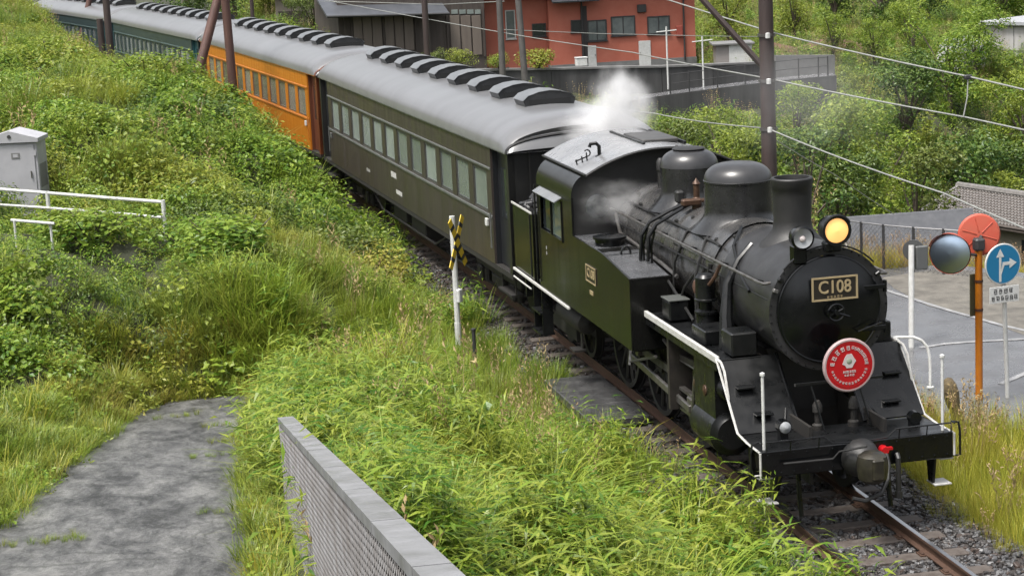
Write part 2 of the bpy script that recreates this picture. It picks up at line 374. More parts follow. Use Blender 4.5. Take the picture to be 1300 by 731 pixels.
# ---- crossing deck on the near side
deckm = mat('wet_concrete_deck', (.035, .035, .036), .4, 0, (.07, .07, .07), 5, rvar=.15, bump=.15, bscale=20)
dk = tag(thing('crossing_deck', 'wet grey crossing slabs beside the left rail under the tank engine', 'crossing deck', (0, 0, 0)))
for i in range(3):
    for j in range(1):
        MB().bb(-1.66, -.74, 6.1+.95*i, 6.1+.95*i+.935, -.16, -.035+.004*((i+j) % 2), .012).build('slab', deckm, dk)
# ---- footpath ramp
pm = MB(); K = 8
ypts = np.linspace(-9, 10.2, 40)
for y in ypts:
    l = np.interp(y, [p[1] for p in PATH_L], [p[0] for p in PATH_L]); r = np.interp(y, [p[1] for p in PATH_R], [p[0] for p in PATH_R])
    l += .12*math.sin(y*2.1)+.06*math.sin(y*5.3); r += .08*math.sin(y*2.7+1)
    for k in range(K+1): pm.v.append((l+(r-l)*k/K, y, path_z(y)+.006*math.sin(k*2.3+y*3)))
pm.f = [(j*(K+1)+k, j*(K+1)+k+1, (j+1)*(K+1)+k+1, (j+1)*(K+1)+k) for j in range(len(ypts)-1) for k in range(K)]
def pathmat():
    m = bpy.data.materials.new('old_wet_concrete'); m.use_nodes = True; t = m.node_tree; N = t.nodes; L = t.links; b = N['Principled BSDF']
    tc = N.new('ShaderNodeTexCoord'); mp = N.new('ShaderNodeMapping'); mp.inputs['Scale'].default_value = (1.5, .62, 1); mp.inputs['Rotation'].default_value = (0, 0, .12); L.new(tc.outputs['Object'], mp.inputs[0])
    n1 = N.new('ShaderNodeTexNoise'); n1.inputs['Scale'].default_value = 1.5; n1.inputs['Detail'].default_value = 14; n1.inputs['Roughness'].default_value = .80; n1.inputs['Distortion'].default_value = .15; L.new(mp.outputs[0], n1.inputs['Vector'])
    cr = N.new('ShaderNodeValToRGB'); e = cr.color_ramp.elements; e[0].position = .41; e[0].color = (.018, .0175, .018, 1); e[1].position = .62; e[1].color = (.17, .168, .168, 1)
    e2 = cr.color_ramp.elements.new(.475); e2.color = (.06, .06, .061, 1); e3 = cr.color_ramp.elements.new(.52); e3.color = (.088, .087, .088, 1)
    L.new(n1.outputs['Fac'], cr.inputs[0])
    dn_ = N.new('ShaderNodeTexNoise'); dn_.inputs['Scale'].default_value = 1.1; dn_.inputs['Detail'].default_value = 5; L.new(tc.outputs['Object'], dn_.inputs['Vector'])
    av = N.new('ShaderNodeVectorMath'); av.operation = 'MULTIPLY_ADD'; av.inputs[1].default_value = (1.1, 1.1, 0); L.new(dn_.outputs['Color'], av.inputs[0]); L.new(tc.outputs['Object'], av.inputs[2])
    vo = N.new('ShaderNodeTexVoronoi'); vo.feature = 'DISTANCE_TO_EDGE'; vo.inputs['Scale'].default_value = .62; L.new(av.outputs[0], vo.inputs['Vector'])
    cm_ = N.new('ShaderNodeMapRange'); cm_.inputs['From Min'].default_value = .004; cm_.inputs['From Max'].default_value = .014; cm_.inputs['To Min'].default_value = .55; cm_.inputs['To Max'].default_value = 1; L.new(vo.outputs['Distance'], cm_.inputs[0])
    mu = N.new('ShaderNodeMix'); mu.data_type = 'RGBA'; mu.blend_type = 'MULTIPLY'; mu.inputs['Factor'].default_value = 1; L.new(cr.outputs[0], mu.inputs['A']); L.new(cm_.outputs[0], mu.inputs['B']); L.new(mu.outputs['Result'], b.inputs['Base Color'])
    n2 = N.new('ShaderNodeTexNoise'); n2.inputs['Scale'].default_value = 14; n2.inputs['Detail'].default_value = 6; L.new(tc.outputs['Object'], n2.inputs['Vector'])
    mx = N.new('ShaderNodeMath'); mx.operation = 'MULTIPLY_ADD'; mx.inputs[1].default_value = 2.5; L.new(n1.outputs['Fac'], mx.inputs[0]); L.new(n2.outputs['Fac'], mx.inputs[2])
    bp = N.new('ShaderNodeBump'); bp.inputs['Strength'].default_value = .7; bp.inputs['Distance'].default_value = .045; L.new(mx.outputs[0], bp.inputs['Height']); L.new(bp.outputs[0], b.inputs['Normal'])
    mr = N.new('ShaderNodeMapRange'); mr.inputs['From Min'].default_value = .35; mr.inputs['From Max'].default_value = .65; mr.inputs['To Min'].default_value = .55; mr.inputs['To Max'].default_value = .28
    L.new(n1.outputs['Fac'], mr.inputs[0]); L.new(mr.outputs[0], b.inputs['Roughness'])
    return m
tag(pm.build('footpath', pathmat(), smooth=180), kind='structure')
# ---- road, gravel apron and lines beyond the track (all levels from the ground the rays meet)
ROADZ = -.455
def sheet(name, px, z, m):
    q = MB(); q.v = [tuple(GZ(u, v, z)[:2])+(z,) for u, v in px]; q.f = [tuple(range(len(px)))]; return q.build(name, m, recalc=False)
asph = mat('wet_asphalt', (.075, .075, .08), .26, 0, (.115, .115, .12), .8, rvar=.16, bump=.12, bscale=60)
grav = mat('packed_gravel', (.085, .078, .066), .7, 0, (.16, .148, .125), 3, rvar=.1, bump=.5, bscale=40)
q = MB(); q.v = [(3.4, 2.2, ROADZ), (13.5, -3, ROADZ), (14, 9, ROADZ), (9.2, 17.2, ROADZ), (6.3, 17.6, ROADZ), (3.4, 14.5, ROADZ)]; q.f = [tuple(range(6))]
tag(q.build('road', asph, recalc=False), kind='structure')
tag(sheet('gravel_verge', [(1120, 352), (1135, 366), (1178, 388), (1232, 400), (1300, 425), (1360, 440), (1360, 372), (1290, 350), (1200, 340)], ROADZ+.004, grav), kind='structure')
def painted(px, wd, z):
    P = [GZ(u, v, z) for u, v in px]; q = MB()
    for i, p in enumerate(P):
        t = P[min(i+1, len(P)-1)]-P[max(i-1, 0)]; n = np.array([-t[1], t[0]])/np.hypot(t[0], t[1])*wd/2
        q.v += [(p[0]+n[0], p[1]+n[1], z), (p[0]-n[0], p[1]-n[1], z)]
    q.f = [(2*i, 2*i+2, 2*i+3, 2*i+1) for i in range(len(P)-1)]; return q
linem = mat('worn_road_paint', (.32, .32, .32), .4, 0, (.12, .12, .125), 5)
for px in ([(1124, 368), (1150, 376), (1180, 386), (1206, 394), (1232, 401), (1270, 412), (1340, 428)], [(1168, 441), (1200, 436), (1240, 433), (1300, 430), (1350, 427)], [(1270, 487), (1300, 474), (1340, 460)]):
    tag(painted(px, .11, ROADZ+.009).build('road_marking', linem, recalc=False), kind='structure')
# ---- retaining wall beside the footpath
wl = tag(thing('retaining_wall', 'sloping grey concrete parapet wall with wire netting beside the footpath', 'wall', (-7, -6, 1)))
W1, W2 = Vector((-6.62, .39, 1.93)), Vector((-7.52, -17.0, 5.42))
conc = mat('grey_coping_concrete', (.22, .223, .235), .45, 0, (.12, .122, .12), 2.5, rvar=.15, bump=.15, bscale=30)
face = mat('stained_rough_concrete', (.012, .008, .006), .75, 0, (.075, .068, .063), 5, bump=.9, bscale=14, streak=True)
def wallpt(t, off, dz):
    p = W1.lerp(W2, t); d = (W2-W1); n = Vector((-d.y, d.x, 0)).normalized(); return Vector((p.x, p.y, p.z+dz))+n*off
base = Vector((-7, -6, 1)); N_ = 48
body = MB(); 
for i in range(N_+1):
    t = i/N_
    zb = path_z(W1.y+(W2.y-W1.y)*t)-.4
    for off in (-.062, .062):
        p = wallpt(t, off, -.05); body.v.append(tuple(p-base)); body.v.append((p.x-base.x, p.y-base.y, zb-base.z))
for i in range(N_):
    a, b = 4*i, 4*i+4
    body.f += [(a, a+1, b+1, b), (a+2, b+2, b+3, a+3), (a, b, b+2, a+2)]
body.f += [(0, 2, 3, 1)]
body.build('wall_body', face, wl)
cope = MB(); NC = 9
for i in range(NC):
    t0, t1 = i/NC+.0006, (i+1)/NC-.0006
    c = MB(); c.v = [tuple(wallpt(t, o, z)-base) for t in (t0, t1) for o in (-.085, .085) for z in (-.06, .008)]
    c.f = [(0, 1, 3, 2), (4, 6, 7, 5), (0, 4, 5, 1), (2, 3, 7, 6), (1, 5, 7, 3), (0, 2, 6, 4)]
    c.build('coping', conc, wl)
net = MB(); nd = 26
wire = mat('galvanised_wire', (.15, .15, .153), .45, .2, (.06, .05, .042), 3)
def onface(sx, dz):
    t = sx/17.76; p = wallpt(min(t, 1), 0, 0); zt = p.z-.07; zb = path_z(p.y)+.02
    d = (W2-W1); n = Vector((d.y, -d.x, 0)).normalized(); q = Vector((p.x, p.y, max(zb, zt-dz))); return q+(n if n.x < 0 else -n)*.078-base
LW, HW, stp = 17.6, 1.3, .105
k = -HW
while k < LW:
    for sg in (1, -1):
        s0 = k; pts = []
        for j in range(5):
            dz = HW*j/4; sx = s0+(dz if sg > 0 else HW-dz)
            if 0 <= sx <= LW: pts.append(onface(sx, dz))
        if len(pts) > 1:
            for a_, b_ in zip(pts[:-1], pts[1:]): net.tube([a_, b_], .0032, 3, False)
    k += stp
tag(net.build('wire_netting', wire, wl, smooth=0, recalc=False), kind='stuff')
# ================================================================== steam tank engine (front beam at y = 0, rails at z = 0)
LO = thing('steam_locomotive', 'wet black tank steam engine with round smokebox door and red round headmark', 'locomotive', (0.0, 0, 0))
B = lambda n, m, ma, p=LO, **k: m.build(n, ma, p, **k)
# frame, beam, footplate
f = MB()
for sx in (-.47, .47): f.bb(sx-.02, sx+.02, .3, 11.7, .5, 1.2)
f.bb(-.45, .45, 1.75, 3.2, .75, 1.7); f.bb(-.45, .45, 3.2, 11.5, .95, 1.2)
B('main_frame', f, under)
bm_ = B('buffer_beam', MB().bb(-1.2, 1.2, 0, .05, .73, 1.045, .012), gloss)
rv = MB()
for sx in np.linspace(-1.12, 1.12, 15):
    for z in (.78, 1.0): rv.lathe([(.014, 0), (.012, -.008), (0, -.012)], 6, (sx, 0, z), 'y')
tag(B('rivets', rv, gloss, bm_), kind='stuff')
B('footplate', MB().bb(-1.19, 1.19, .052, .86, 1.0, 1.04, .008), black)
for sg in (-1, 1):
    ap = B('sloped_apron', MB().slab((sg*1.19, .82, 1.05), (sg*.40, .82, 1.05), (sg*.40, 1.57, 1.81), (sg*1.19, 1.57, 1.81), .03), black)
    for k, (tx, tt) in enumerate(((.95, .62), (.82, .25))):
        y, z = .82+.75*tt, 1.05+.76*tt
        B('foot_step', MB().bb(sg*tx-.11, sg*tx+.11, y-.13, y+.05, z-.012, z+.012, .004).bb(sg*tx-.09, sg*tx+.09, y-.03, y, z-.07, z-.012), black, ap)
    B('apron_rib', MB().tube([(sg*.42, .80, 1.06), (sg*.42, 1.57, 1.83)], .02, 6), gloss, ap)
    B('apron_rib', MB().tube([(sg*.62, .78, 1.06), (sg*.52, 1.0, 1.27)], .012, 6), gloss, ap)
    # running board
    rb = B('running_board', MB().bb(sg*.62, sg*1.19, 1.55, 4.92, 1.77, 1.81, .006), black)
    B('valance', MB().bb(sg*1.165, sg*1.185, 1.6, 4.9, 1.66, 1.762), black, rb)
    B('white_edge', MB().bb(sg*1.155, sg*1.205, 1.56, 4.90, 1.765, 1.85, .006), offw, rb)
    e = MB()
    e.tube([(sg*1.20, 1.56, 1.83), (sg*1.20, .82, 1.065), (sg*1.20, .46, 1.03), (sg*1.205, .03, 1.03)], .015, 5)
    e.tube([(sg*1.212, -.002, 1.03), (sg*1.212, -.002, .76)], .016, 5)
    B('white_edge_line', e, offw)
    B('apron_grab_rail', MB().tube([(sg*1.19, 1.62, 1.83), (sg*1.19, 1.40, 1.81), (sg*1.19, 1.28, 1.72), (sg*1.19, 1.16, 1.45), (sg*1.19, 1.15, 1.40)], .017, 6), offw)
    # white marker posts on the beam
    mp_ = B('marker_post', MB().tube([(sg*1.12, .12, 1.04), (sg*1.12, .12, 1.93)], .019, 8), white)
    B('post_knob', MB().lathe([(0, -.03), (.03, -.015), (.03, .015), (0, .03)], 10, (sg*1.12, .12, 1.94)), white, mp_)
    # beam hand rails
    h = MB().tube([(sg*1.15, -.05, 1.06), (sg*1.15, -.05, 1.17), (sg*.45, -.05, 1.17), (sg*.34, -.05, 1.08), (0, -.05, 1.06)], .011, 6)
    for x in (.5, .85): h.tube([(sg*x, -.05, 1.17), (sg*x, -.02, 1.03)], .008, 5)
    B('beam_hand_rail', h, black)
    h = MB().tube([(sg*1.2, .05, 1.16), (sg*1.29, .05, 1.14), (sg*1.31, .05, 1.02), (sg*1.31, .05, .74), (sg*1.21, .05, .74)], .014, 6).tube([(sg*1.2, -.04, 1.16), (sg*1.2, .05, 1.16)], .011, 6)
    B('end_grab_rail', h, black)
    st = B('step_hanger', MB().prism([(.06, .74), (.30, .74), (.24, .40), (.12, .40)], sg*1.0-.015, sg*1.0+.015), black)
    B('step_tread', MB().bb(sg*.98, sg*1.2, .04, .28, .385, .405, .004), offw, st)
    B('step_tread', MB().bb(sg*1.05, sg*1.22, .04, .2, .70, .72, .004), offw, st)
    B('guard_iron', MB().tube([(sg*.57, .5, .75), (sg*.57, .45, .3), (sg*.57, .40, .08)], .03, 6), black)
# marker lamp on the left of the footplate
lm = B('tail_lamp', MB().lathe([(.0, .02), (.085, .02), (.085, .14), (.05, .17), (0, .17)], 16, (-.78, .30, 1.22), 'y').bb(-.83, -.73, .36, .46, 1.04, 1.16), gloss)
B('lamp_lens', MB().lathe([(0, -.035), (.04, -.025), (.068, 0), (.072, .02)], 16, (-.78, .30, 1.22), 'y'), lens, lm)
lm = B('tail_lamp', MB().lathe([(.0, .02), (.075, .02), (.075, .13), (0, .14)], 14, (.88, .32, 1.16), 'y').bb(.82, .94, .36, .44, 1.04, 1.12), gloss)
# apparatus under the smokebox: snifting valves and saddle
B('smokebox_saddle', MB().prism([(-.42, 1.04), (.42, 1.04), (.34, 1.5), (.5, 1.85), (-.5, 1.85), (-.34, 1.5)], 1.72, 2.6, 'y'), soot)
for x in (-.22, .24):
    B('valve_spindle', MB().lathe([(.07, 0), (.07, .06), (.035, .08), (.035, .2), (.06, .22), (.06, .3), (.03, .36), (0, .37)], 12, (x, .72, 1.04)), under)
B('cross_bar', MB().bb(-.5, .62, .70, .74, 1.60, 1.63).tube([(-.30, .72, 1.60), (-.18, .60, 1.05)], .012).tube([(.30, .72, 1.60), (.42, .60, 1.05)], .012), black)
# coupler
cp = B('automatic_coupler', MB().bb(-.13, .13, -.30, .0, .77, .98, .03), soot)
B('knuckle', MB().lathe([(0, -.19), (.11, -.185), (.165, -.14), (.18, -.05), (.18, .05), (.165, .13), (.11, .17), (0, .175)], 20, (0, -.42, .86)).bb(-.075, .075, -.62, -.5, .74, .99, .02), mat('coupler_iron', (.016, .0145, .012), .4, .3, (.05, .045, .03), 9), cp)
B('draft_shroud', MB().lathe([(.14, -.27), (.20, -.2), (.235, -.05), (.22, -.01)], 20, (.0, 0, .87), 'y'), soot, cp)
B('uncoupling_lever', MB().tube([(-.95, -.06, .90), (-.35, -.08, .90), (-.28, -.12, .99), (-.06, -.40, 1.10)], .013, 6), soot)
hs_ = B('brake_hose', MB().tube([(.30, -.03, .90), (.31, -.10, .88), (.31, -.16, .78), (.27, -.22, .62), (.14, -.34, .50), (-.1, -.42, .46), (-.24, -.40, .50)], .026, 8), rubber)
B('hose_cock', MB().lathe([(0, -.1), (.045, -.1), (.055, -.04), (.05, .05), (.03, .07)], 12, (.30, 0, .93), 'y').bb(.33, .40, -.08, -.03, .93, .96), red, hs_)
B('steam_heat_pipe', MB().tube([(.47, -.03, .86), (.47, -.07, .82), (.47, -.07, .36)], .032, 8).tube([(.47, -.07, .42), (.47, -.07, .34)], .05, 8), rubber)
# ---- smokebox and door
CZ, CRR = 2.475, .735
smokem = mat('smokebox_grey_black', (.012, .012, .0125), .42, 0, (.028, .028, .029), 2.5, rvar=.1)
sb = B('smokebox', MB().lathe([(.66, .86), (CRR+.02, .86), (CRR+.02, .93), (CRR, .94), (CRR, 2.75)], 56, (0, 0, CZ), 'y'), smokem)
rv = MB()
for a in np.linspace(0, 2*PI, 44, False): rv.lathe([(.013, 0), (.010, -.007), (0, -.009)], 6, (.735*math.cos(a), .858, CZ+.735*math.sin(a)), 'y')
tag(B('ring_rivets', rv, black, sb), kind='stuff')
dr_ = B('smokebox_door', MB().lathe([(0, .70), (.18, .705), (.36, .735), (.52, .785), (.60, .825), (.64, .835), (.655, .86)], 56, (0, 0, CZ), 'y'), gloss)
B('door_rim', MB().tube([(.645*math.cos(a), .845, CZ+.645*math.sin(a)) for a in np.linspace(0, 2*PI, 57)], .016, 6), gloss, dr_)
hw = MB().tube([(.10*math.cos(a), .62, CZ+.10*math.sin(a)) for a in np.linspace(0, 2*PI, 25)], .012, 6)
for k in range(4): hw.tube([(0, .62, CZ), (.1*math.cos(k*PI/2+.4), .62, CZ+.1*math.sin(k*PI/2+.4))], .010, 5)
hw.lathe([(0, .58), (.03, .58), (.03, .71)], 12, (0, 0, CZ), 'y')
B('handwheel', hw, gloss, dr_)
B('locking_handle', MB().tube([(0, .60, CZ), (.16, .60, CZ-.06)], .014, 6), gloss, dr_)
for z in (CZ+.23, CZ-.27):
    B('hinge_strap', MB().bb(.25, .70, .775, .80, z-.028, z+.028, .008), gloss, dr_)
    B('hinge_pin', MB().tube([(.70, .80, z-.07), (.70, .80, z+.07)], .025, 8), gloss, dr_)
B('door_grab_rail', MB().tube([(.30, .74, CZ-.27), (.30, .68, CZ-.27), (.62, .74, CZ-.20), (.62, .79, CZ-.20)], .01, 5), gloss, dr_)
B('grab_rail', MB().tube([(CRR*math.cos(a)*1.06, .83, CZ+CRR*math.sin(a)*1.06) for a in np.linspace(.75, 2.4, 16)], .012, 6), black)
for a in (2.55, 2.75, .55):
    B('door_clamp', MB().box((.73*math.cos(a), .84, CZ+.73*math.sin(a)), (.07, .06, .05), Matrix.Rotation(-a, 3, 'Y'), .01), steel if a > 2.7 else black)
# number plate
pl = B('number_plate', MB().bb(-.29, .29, .655, .675, 2.62, 2.905, .004), mat('plate_ground', (.018, .014, .010), .4))
fr = MB()
for x0, x1, z0, z1 in ((-.29, .29, 2.885, 2.905), (-.29, .29, 2.62, 2.64), (-.29, -.268, 2.64, 2.885), (.268, .29, 2.64, 2.885)): fr.bb(x0, x1, .643, .656, z0, z1)
B('plate_rim', fr, gold, pl)
T = Matrix.Translation((0, .650, 2.775))@Matrix.Rotation(PI/2, 4, 'X')
t = text_mb('C108', .205, .006); tm = MB().merge(t, T@Matrix.Diagonal((.93, 1.06, 1, 1)))
B('lettering', tm, gold, pl, smooth=0)
gm = MB(); rg = random.Random(3)
for k in range(5): glyph(gm, Matrix.Translation((-.085+.042*k, .650, 2.662))@Matrix.Rotation(PI/2, 4, 'X'), .03, rg)
tag(B('small_lettering', gm, gold, pl, smooth=0), kind='stuff')
[B('plate_bracket', MB().bb(q, q+.03, .67, .74, 2.7, 2.8), gloss, pl) for q in (-.2, .17)]
# head mark
HM = (0.02, .30, 1.90)
hm = B('headmark', MB().lathe([(0, -.012), (.30, -.012), (.315, 0), (.315, .02), (0, .02)], 48, HM, 'y'), red, LO)
tag(hm, 'round red headmark with white ring and white lettering')
B('white_rim', MB().lathe([(.290, -.016), (.308, -.016), (.322, -.004), (.322, .022), (.305, .024)], 48, HM, 'y'), mat('faded_rim', (.36, .27, .27), .4), hm)
B('thin_ring', MB().lathe([(.262, -.0135), (.262, -.0155), (.267, -.0155), (.267, -.0135)], 48, HM, 'y'), mat('dark_red_enamel', (.30, .008, .012), .35), hm)
gm = MB(); rg = random.Random(11)
RY = Matrix.Rotation(PI/2, 4, 'X')
def ringglyph(a, r, h, flip=False):
    T = Matrix.Translation((HM[0]+r*math.cos(a), HM[1]-.0145, HM[2]+r*math.sin(a)))@RY@Matrix.Rotation(a-PI/2+(PI if flip else 0), 4, 'Z'); glyph(gm, T, h, rg)
for k in range(5): ringglyph(math.radians(172-20*k), .215, .058)
for k in range(8): ringglyph(math.radians(77-10.5*k), .215, .042)
for k in range(15): ringglyph(math.radians(196+10.5*k), .218, .03, True)
for k in range(6): glyph(gm, Matrix.Translation((HM[0]-.07+.028*k, HM[1]-.0145, HM[2]-.075))@RY, .03, rg)
for k in range(4): glyph(gm, Matrix.Translation((HM[0]-.05+.033*k, HM[1]-.0145, HM[2]-.115))@RY, .028, rg)
tag(B('ring_lettering', gm, pink, hm, smooth=0), kind='stuff')
B('emblem', MB().prism([(-.085, .02), (-.06, .09), (-.03, .135), (.03, .14), (.06, .09), (.085, .05), (.05, .0), (.035, -.03), (-.035, -.03), (-.05, 0)], -.0165, -.012, 'y'), pink, hm).location = HM
B('emblem_heart', MB().lathe([(0, -.0185), (.033, -.018), (.036, -.016)], 14, (HM[0], HM[1], HM[2]+.05), 'y'), mat('emblem_green', (.25, .3, .22), .5), hm)
B('headmark_bracket', MB().bb(-.05, .05, .33, .74, 1.88, 1.92).bb(-.2, .2, .34, .37, 1.76, 1.80), gloss)
# chimney
B('chimney', MB().lathe([(.46, 3.02), (.40, 3.12), (.31, 3.20), (.25, 3.28), (.235, 3.4), (.244, 3.70), (.248, 3.79), (.255, 3.80), (.262, 3.91), (.252, 3.925), (.22, 3.925), (.21, 3.86), (.19, 3.3)], 40, (0, 2.02, 0)), soot)
# headlights
hd = B('headlamp', MB().lathe([(0, .30), (.10, .29), (.150, .22), (.165, .1), (.165, 0), (.18, -.01), (.18, -.035), (.150, -.035)], 32, (.04, .68, 3.45), 'y').bb(-.06, .14, .74, .92, 3.18, 3.30, .02), black)
B('lamp_lens', MB().lathe([(0, -.02), (.08, -.012), (.147, .004)], 28, (.04, .66, 3.45), 'y'), lamp_on, hd)
B('lamp_visor', MB().tube([(.18*math.cos(a)+.04, .65, 3.45+.18*math.sin(a)) for a in np.linspace(.5, 2.6, 14)], .018, 6), black, hd)
h2 = B('auxiliary_headlamp', MB().lathe([(0, .24), (.09, .22), (.13, .12), (.135, 0), (.145, -.01), (.12, -.03)], 28, (-.36, .74, 3.38), 'y').bb(-.44, -.28, .80, .98, 3.05, 3.28, .02), gloss)
B('lamp_lens', MB().lathe([(0, .015), (.07, .0), (.118, -.02)], 24, (-.36, .735, 3.38), 'y'), lens, h2)
B('lamp_bulb', MB().lathe([(0, -.02), (.03, -.01), (.04, .01)], 12, (-.36, .73, 3.37), 'y'), pink, h2)
# ---- boiler
bo = B('boiler', MB().lathe([(.70, 2.75), (.70, 7.8)], 56, (0, 0, CZ), 'y'), lagging)
for y in (2.78, 3.6, 4.9, 6.1, 7.2):
    B('boiler_band', MB().lathe([(.70, y-.03), (.708, y-.03), (.708, y+.03), (.70, y+.03)], 56, (0, 0, CZ), 'y'), lagging, bo)
# sheet saddle under the front dome
sd_ = MB()
for r_, y0, y1 in ((.725, 3.15, 4.95),):
    A_ = np.linspace(.35, PI-.35, 20); n = len(A_)
    sd_.v = [(r_*math.cos(a), y, CZ+r_*math.sin(a)) for y in (y0, y1) for a in A_]; sd_.f = [(i, i+1, n+i+1, n+i) for i in range(n-1)]
B('dome_saddle', sd_, lagging, bo)
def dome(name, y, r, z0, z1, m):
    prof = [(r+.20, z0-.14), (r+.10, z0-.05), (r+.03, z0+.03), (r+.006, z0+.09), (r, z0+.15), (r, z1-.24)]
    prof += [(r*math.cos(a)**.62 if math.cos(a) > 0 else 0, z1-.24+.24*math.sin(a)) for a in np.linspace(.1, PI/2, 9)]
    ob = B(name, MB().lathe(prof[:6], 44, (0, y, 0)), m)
    B('dome_top', MB().lathe([(r+.004, z1-.25)]+prof[6:], 44, (0, y, 0)), mat('dome_top_grey', (.020, .020, .021), .3, 0, (.042, .042, .044), 2.5), ob); return ob  # lighter cap colour holds both dust and wet sky sheen
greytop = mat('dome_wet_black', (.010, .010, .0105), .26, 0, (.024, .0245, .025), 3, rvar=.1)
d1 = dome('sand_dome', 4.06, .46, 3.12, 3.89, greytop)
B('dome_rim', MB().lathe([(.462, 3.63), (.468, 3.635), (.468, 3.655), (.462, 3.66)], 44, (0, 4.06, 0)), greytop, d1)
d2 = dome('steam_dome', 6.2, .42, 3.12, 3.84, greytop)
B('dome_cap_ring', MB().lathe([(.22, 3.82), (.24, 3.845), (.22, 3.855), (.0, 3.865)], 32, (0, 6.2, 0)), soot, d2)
for dx in (-.13, .13):
    B('safety_valve', MB().lathe([(.05, 3.16), (.05, 3.40), (.065, 3.42), (.065, 3.55), (.03, 3.60), (0, 3.60)], 12, (dx, 7.2, 0)), soot)
wv = B('check_valve', MB().lathe([(.07, 3.1), (.07, 3.25), (.045, 3.28), (.045, 3.45), (.06, 3.47), (.0, 3.55)], 12, (-.22, 5.2, 0)), copper)
B('turret_valve', MB().box((-.32, 5.15, 3.22), (.28, .12, .1), None, .03).tube([(-.45, 5.15, 3.2), (-.1, 5.15, 3.24)], .03), copper)
B('turret_valve', MB().box((-.3, 5.75, 3.22), (.12, .14, .18), None, .03), soot)
B('whistle', MB().tube([(.3, 7.5, 3.1), (.3, 7.5, 3.45)], .02, 8).tube([(.3, 7.5, 3.45), (.3, 7.5, 3.72)], .045, 10), soot)
# handrails, pipes, sanding pipes
for sg in (-1, 1):
    h = MB().tube([(sg*.70, .93, 2.84), (sg*.78, .95, 2.83), (sg*.80, 1.1, 2.83), (sg*.80, 7.65, 2.83)], .019, 8)
    B('boiler_hand_rail', h, steel)
    for y in (1.3, 2.6, 3.9, 5.2, 6.5, 7.4):
        B('rail_stanchion', MB().tube([(sg*.66, y, 2.79), (sg*.80, y, 2.83)], .014, 6), black)
    B('sand_pipe', MB().tube([(sg*.36, 3.8, 3.12), (sg*.60, 3.7, 2.92), (sg*.78, 3.6, 2.5), (sg*.80, 3.55, 1.83)], .022, 6), soot)
    B('sand_pipe', MB().tube([(sg*.36, 4.35, 3.12), (sg*.60, 4.5, 2.92), (sg*.76, 4.6, 2.5), (sg*.78, 4.65, 1.7)], .022, 6), soot)
    B('steam_pipe', MB().tube([(sg*.42, 2.35, 3.06), (sg*.62, 2.30, 2.88), (sg*.78, 2.28, 2.6), (sg*.84, 2.2, 2.2), (sg*.86, 2.1, 1.8)], [.05, .055, .06, .09, .12], 10), black)
    B('lubricator_pipe', MB().tube([(sg*.3, 3.1, 3.17), (sg*.55, 2.7, 3.0), (sg*.70, 2.0, 2.72), (sg*.74, 1.6, 2.62)], .022, 6), black)
    B('conduit_pipe', MB().tube([(sg*.71, 1.0, 2.62), (sg*.72, 7.7, 2.62)], .014, 6), soot)
    B('injector_pipe', MB().tube([(sg*.30, 5.2, 3.20), (sg*.56, 5.25, 3.06), (sg*.80, 5.3, 2.92), (sg*.90, 5.32, 2.75), (sg*.92, 5.34, 2.40)], .026, 8).tube([(sg*.30, 5.32, 3.20), (sg*.56, 5.42, 3.08), (sg*.84, 5.46, 2.94), (sg*.96, 5.48, 2.75), (sg*.98, 5.5, 2.40)], .026, 8), black)
    B('delivery_pipe', MB().tube([(sg*.74, 4.55, 2.3), (sg*.76, 5.2, 2.38), (sg*.76, 7.3, 2.50), (sg*.74, 7.6, 2.75)], .028, 8), steel)
    B('upper_pipe', MB().tube([(sg*.60, 3.1, 2.94), (sg*.575, 3.3, 2.945), (sg*.575, 7.6, 2.945)], .02, 6), soot)
    for q in range(11):
        yq = 3.0+q*.44; aq = .75 if q % 2 else .95; B('washout_plug', MB().lathe([(.028, 0), (.028, .035), (.018, .05), (0, .05)], 8, (0, 0, 0)).merge(MB()), soot).matrix_world = Matrix.Translation((sg*.70*math.cos(aq), yq, CZ+.70*math.sin(aq)))@Vector((sg*math.cos(aq), 0, math.sin(aq))).to_track_quat('Z', 'Y').to_matrix().to_4x4()
    B('reach_rod', MB().tube([(sg*.86, 3.5, 1.9), (sg*.84, 4.7, 2.25)], .02, 6), soot)
# fittings on the left running board
B('mechanical_lubricator', MB().bb(-1.08, -.80, 3.85, 4.2, 1.83, 2.10, .02), black)
B('lubricator_lid', MB().bb(-1.09, -.79, 3.84, 4.21, 2.105, 2.125, .006), mat('lid_grey', (.08, .085, .08), .35))
ap_ = B('air_pump', MB().lathe([(.13, 0), (.13, .3), (.15, .31), (.15, .34), (.08, .36), (.08, .46), (.15, .48), (.15, .5), (.13, .51), (.13, .78), (.10, .82), (0, .83)], 20, (-.86, 2.95, 1.80)), black)
B('pump_pipe', MB().tube([(-.86, 2.8, 2.5), (-.80, 2.72, 2.62), (-.72, 2.7, 2.8)], .025, 6), copper, ap_)
B('sandbox', MB().bb(-1.08, -.72, 2.35, 2.9, 1.81, 2.0, .015), black)
B('valve_box', MB().bb(-1.0, -.66, 1.55, 1.95, 1.82, 2.12, .02), black)
B('toolbox', MB().bb(.74, 1.12, 1.6, 2.4, 1.81, 2.08, .015), black)
B('feedwater_box', MB().bb(.72, 1.05, 3.2, 4.2, 1.81, 2.2, .02), black)
B('pipe_bundle', MB().tube([(-.75, 3.3, 1.85), (-.78, 3.3, 2.2), (-.72, 3.25, 2.5), (-.70, 3.2, 2.7)], .03, 6).tube([(-.78, 3.5, 1.85), (-.80, 3.48, 2.3), (-.72, 3.4, 2.62)], .022, 6).tube([(-.8, 4.4, 1.85), (-.82, 4.0, 2.25), (-.75, 3.6, 2.55)], .02, 6), soot)
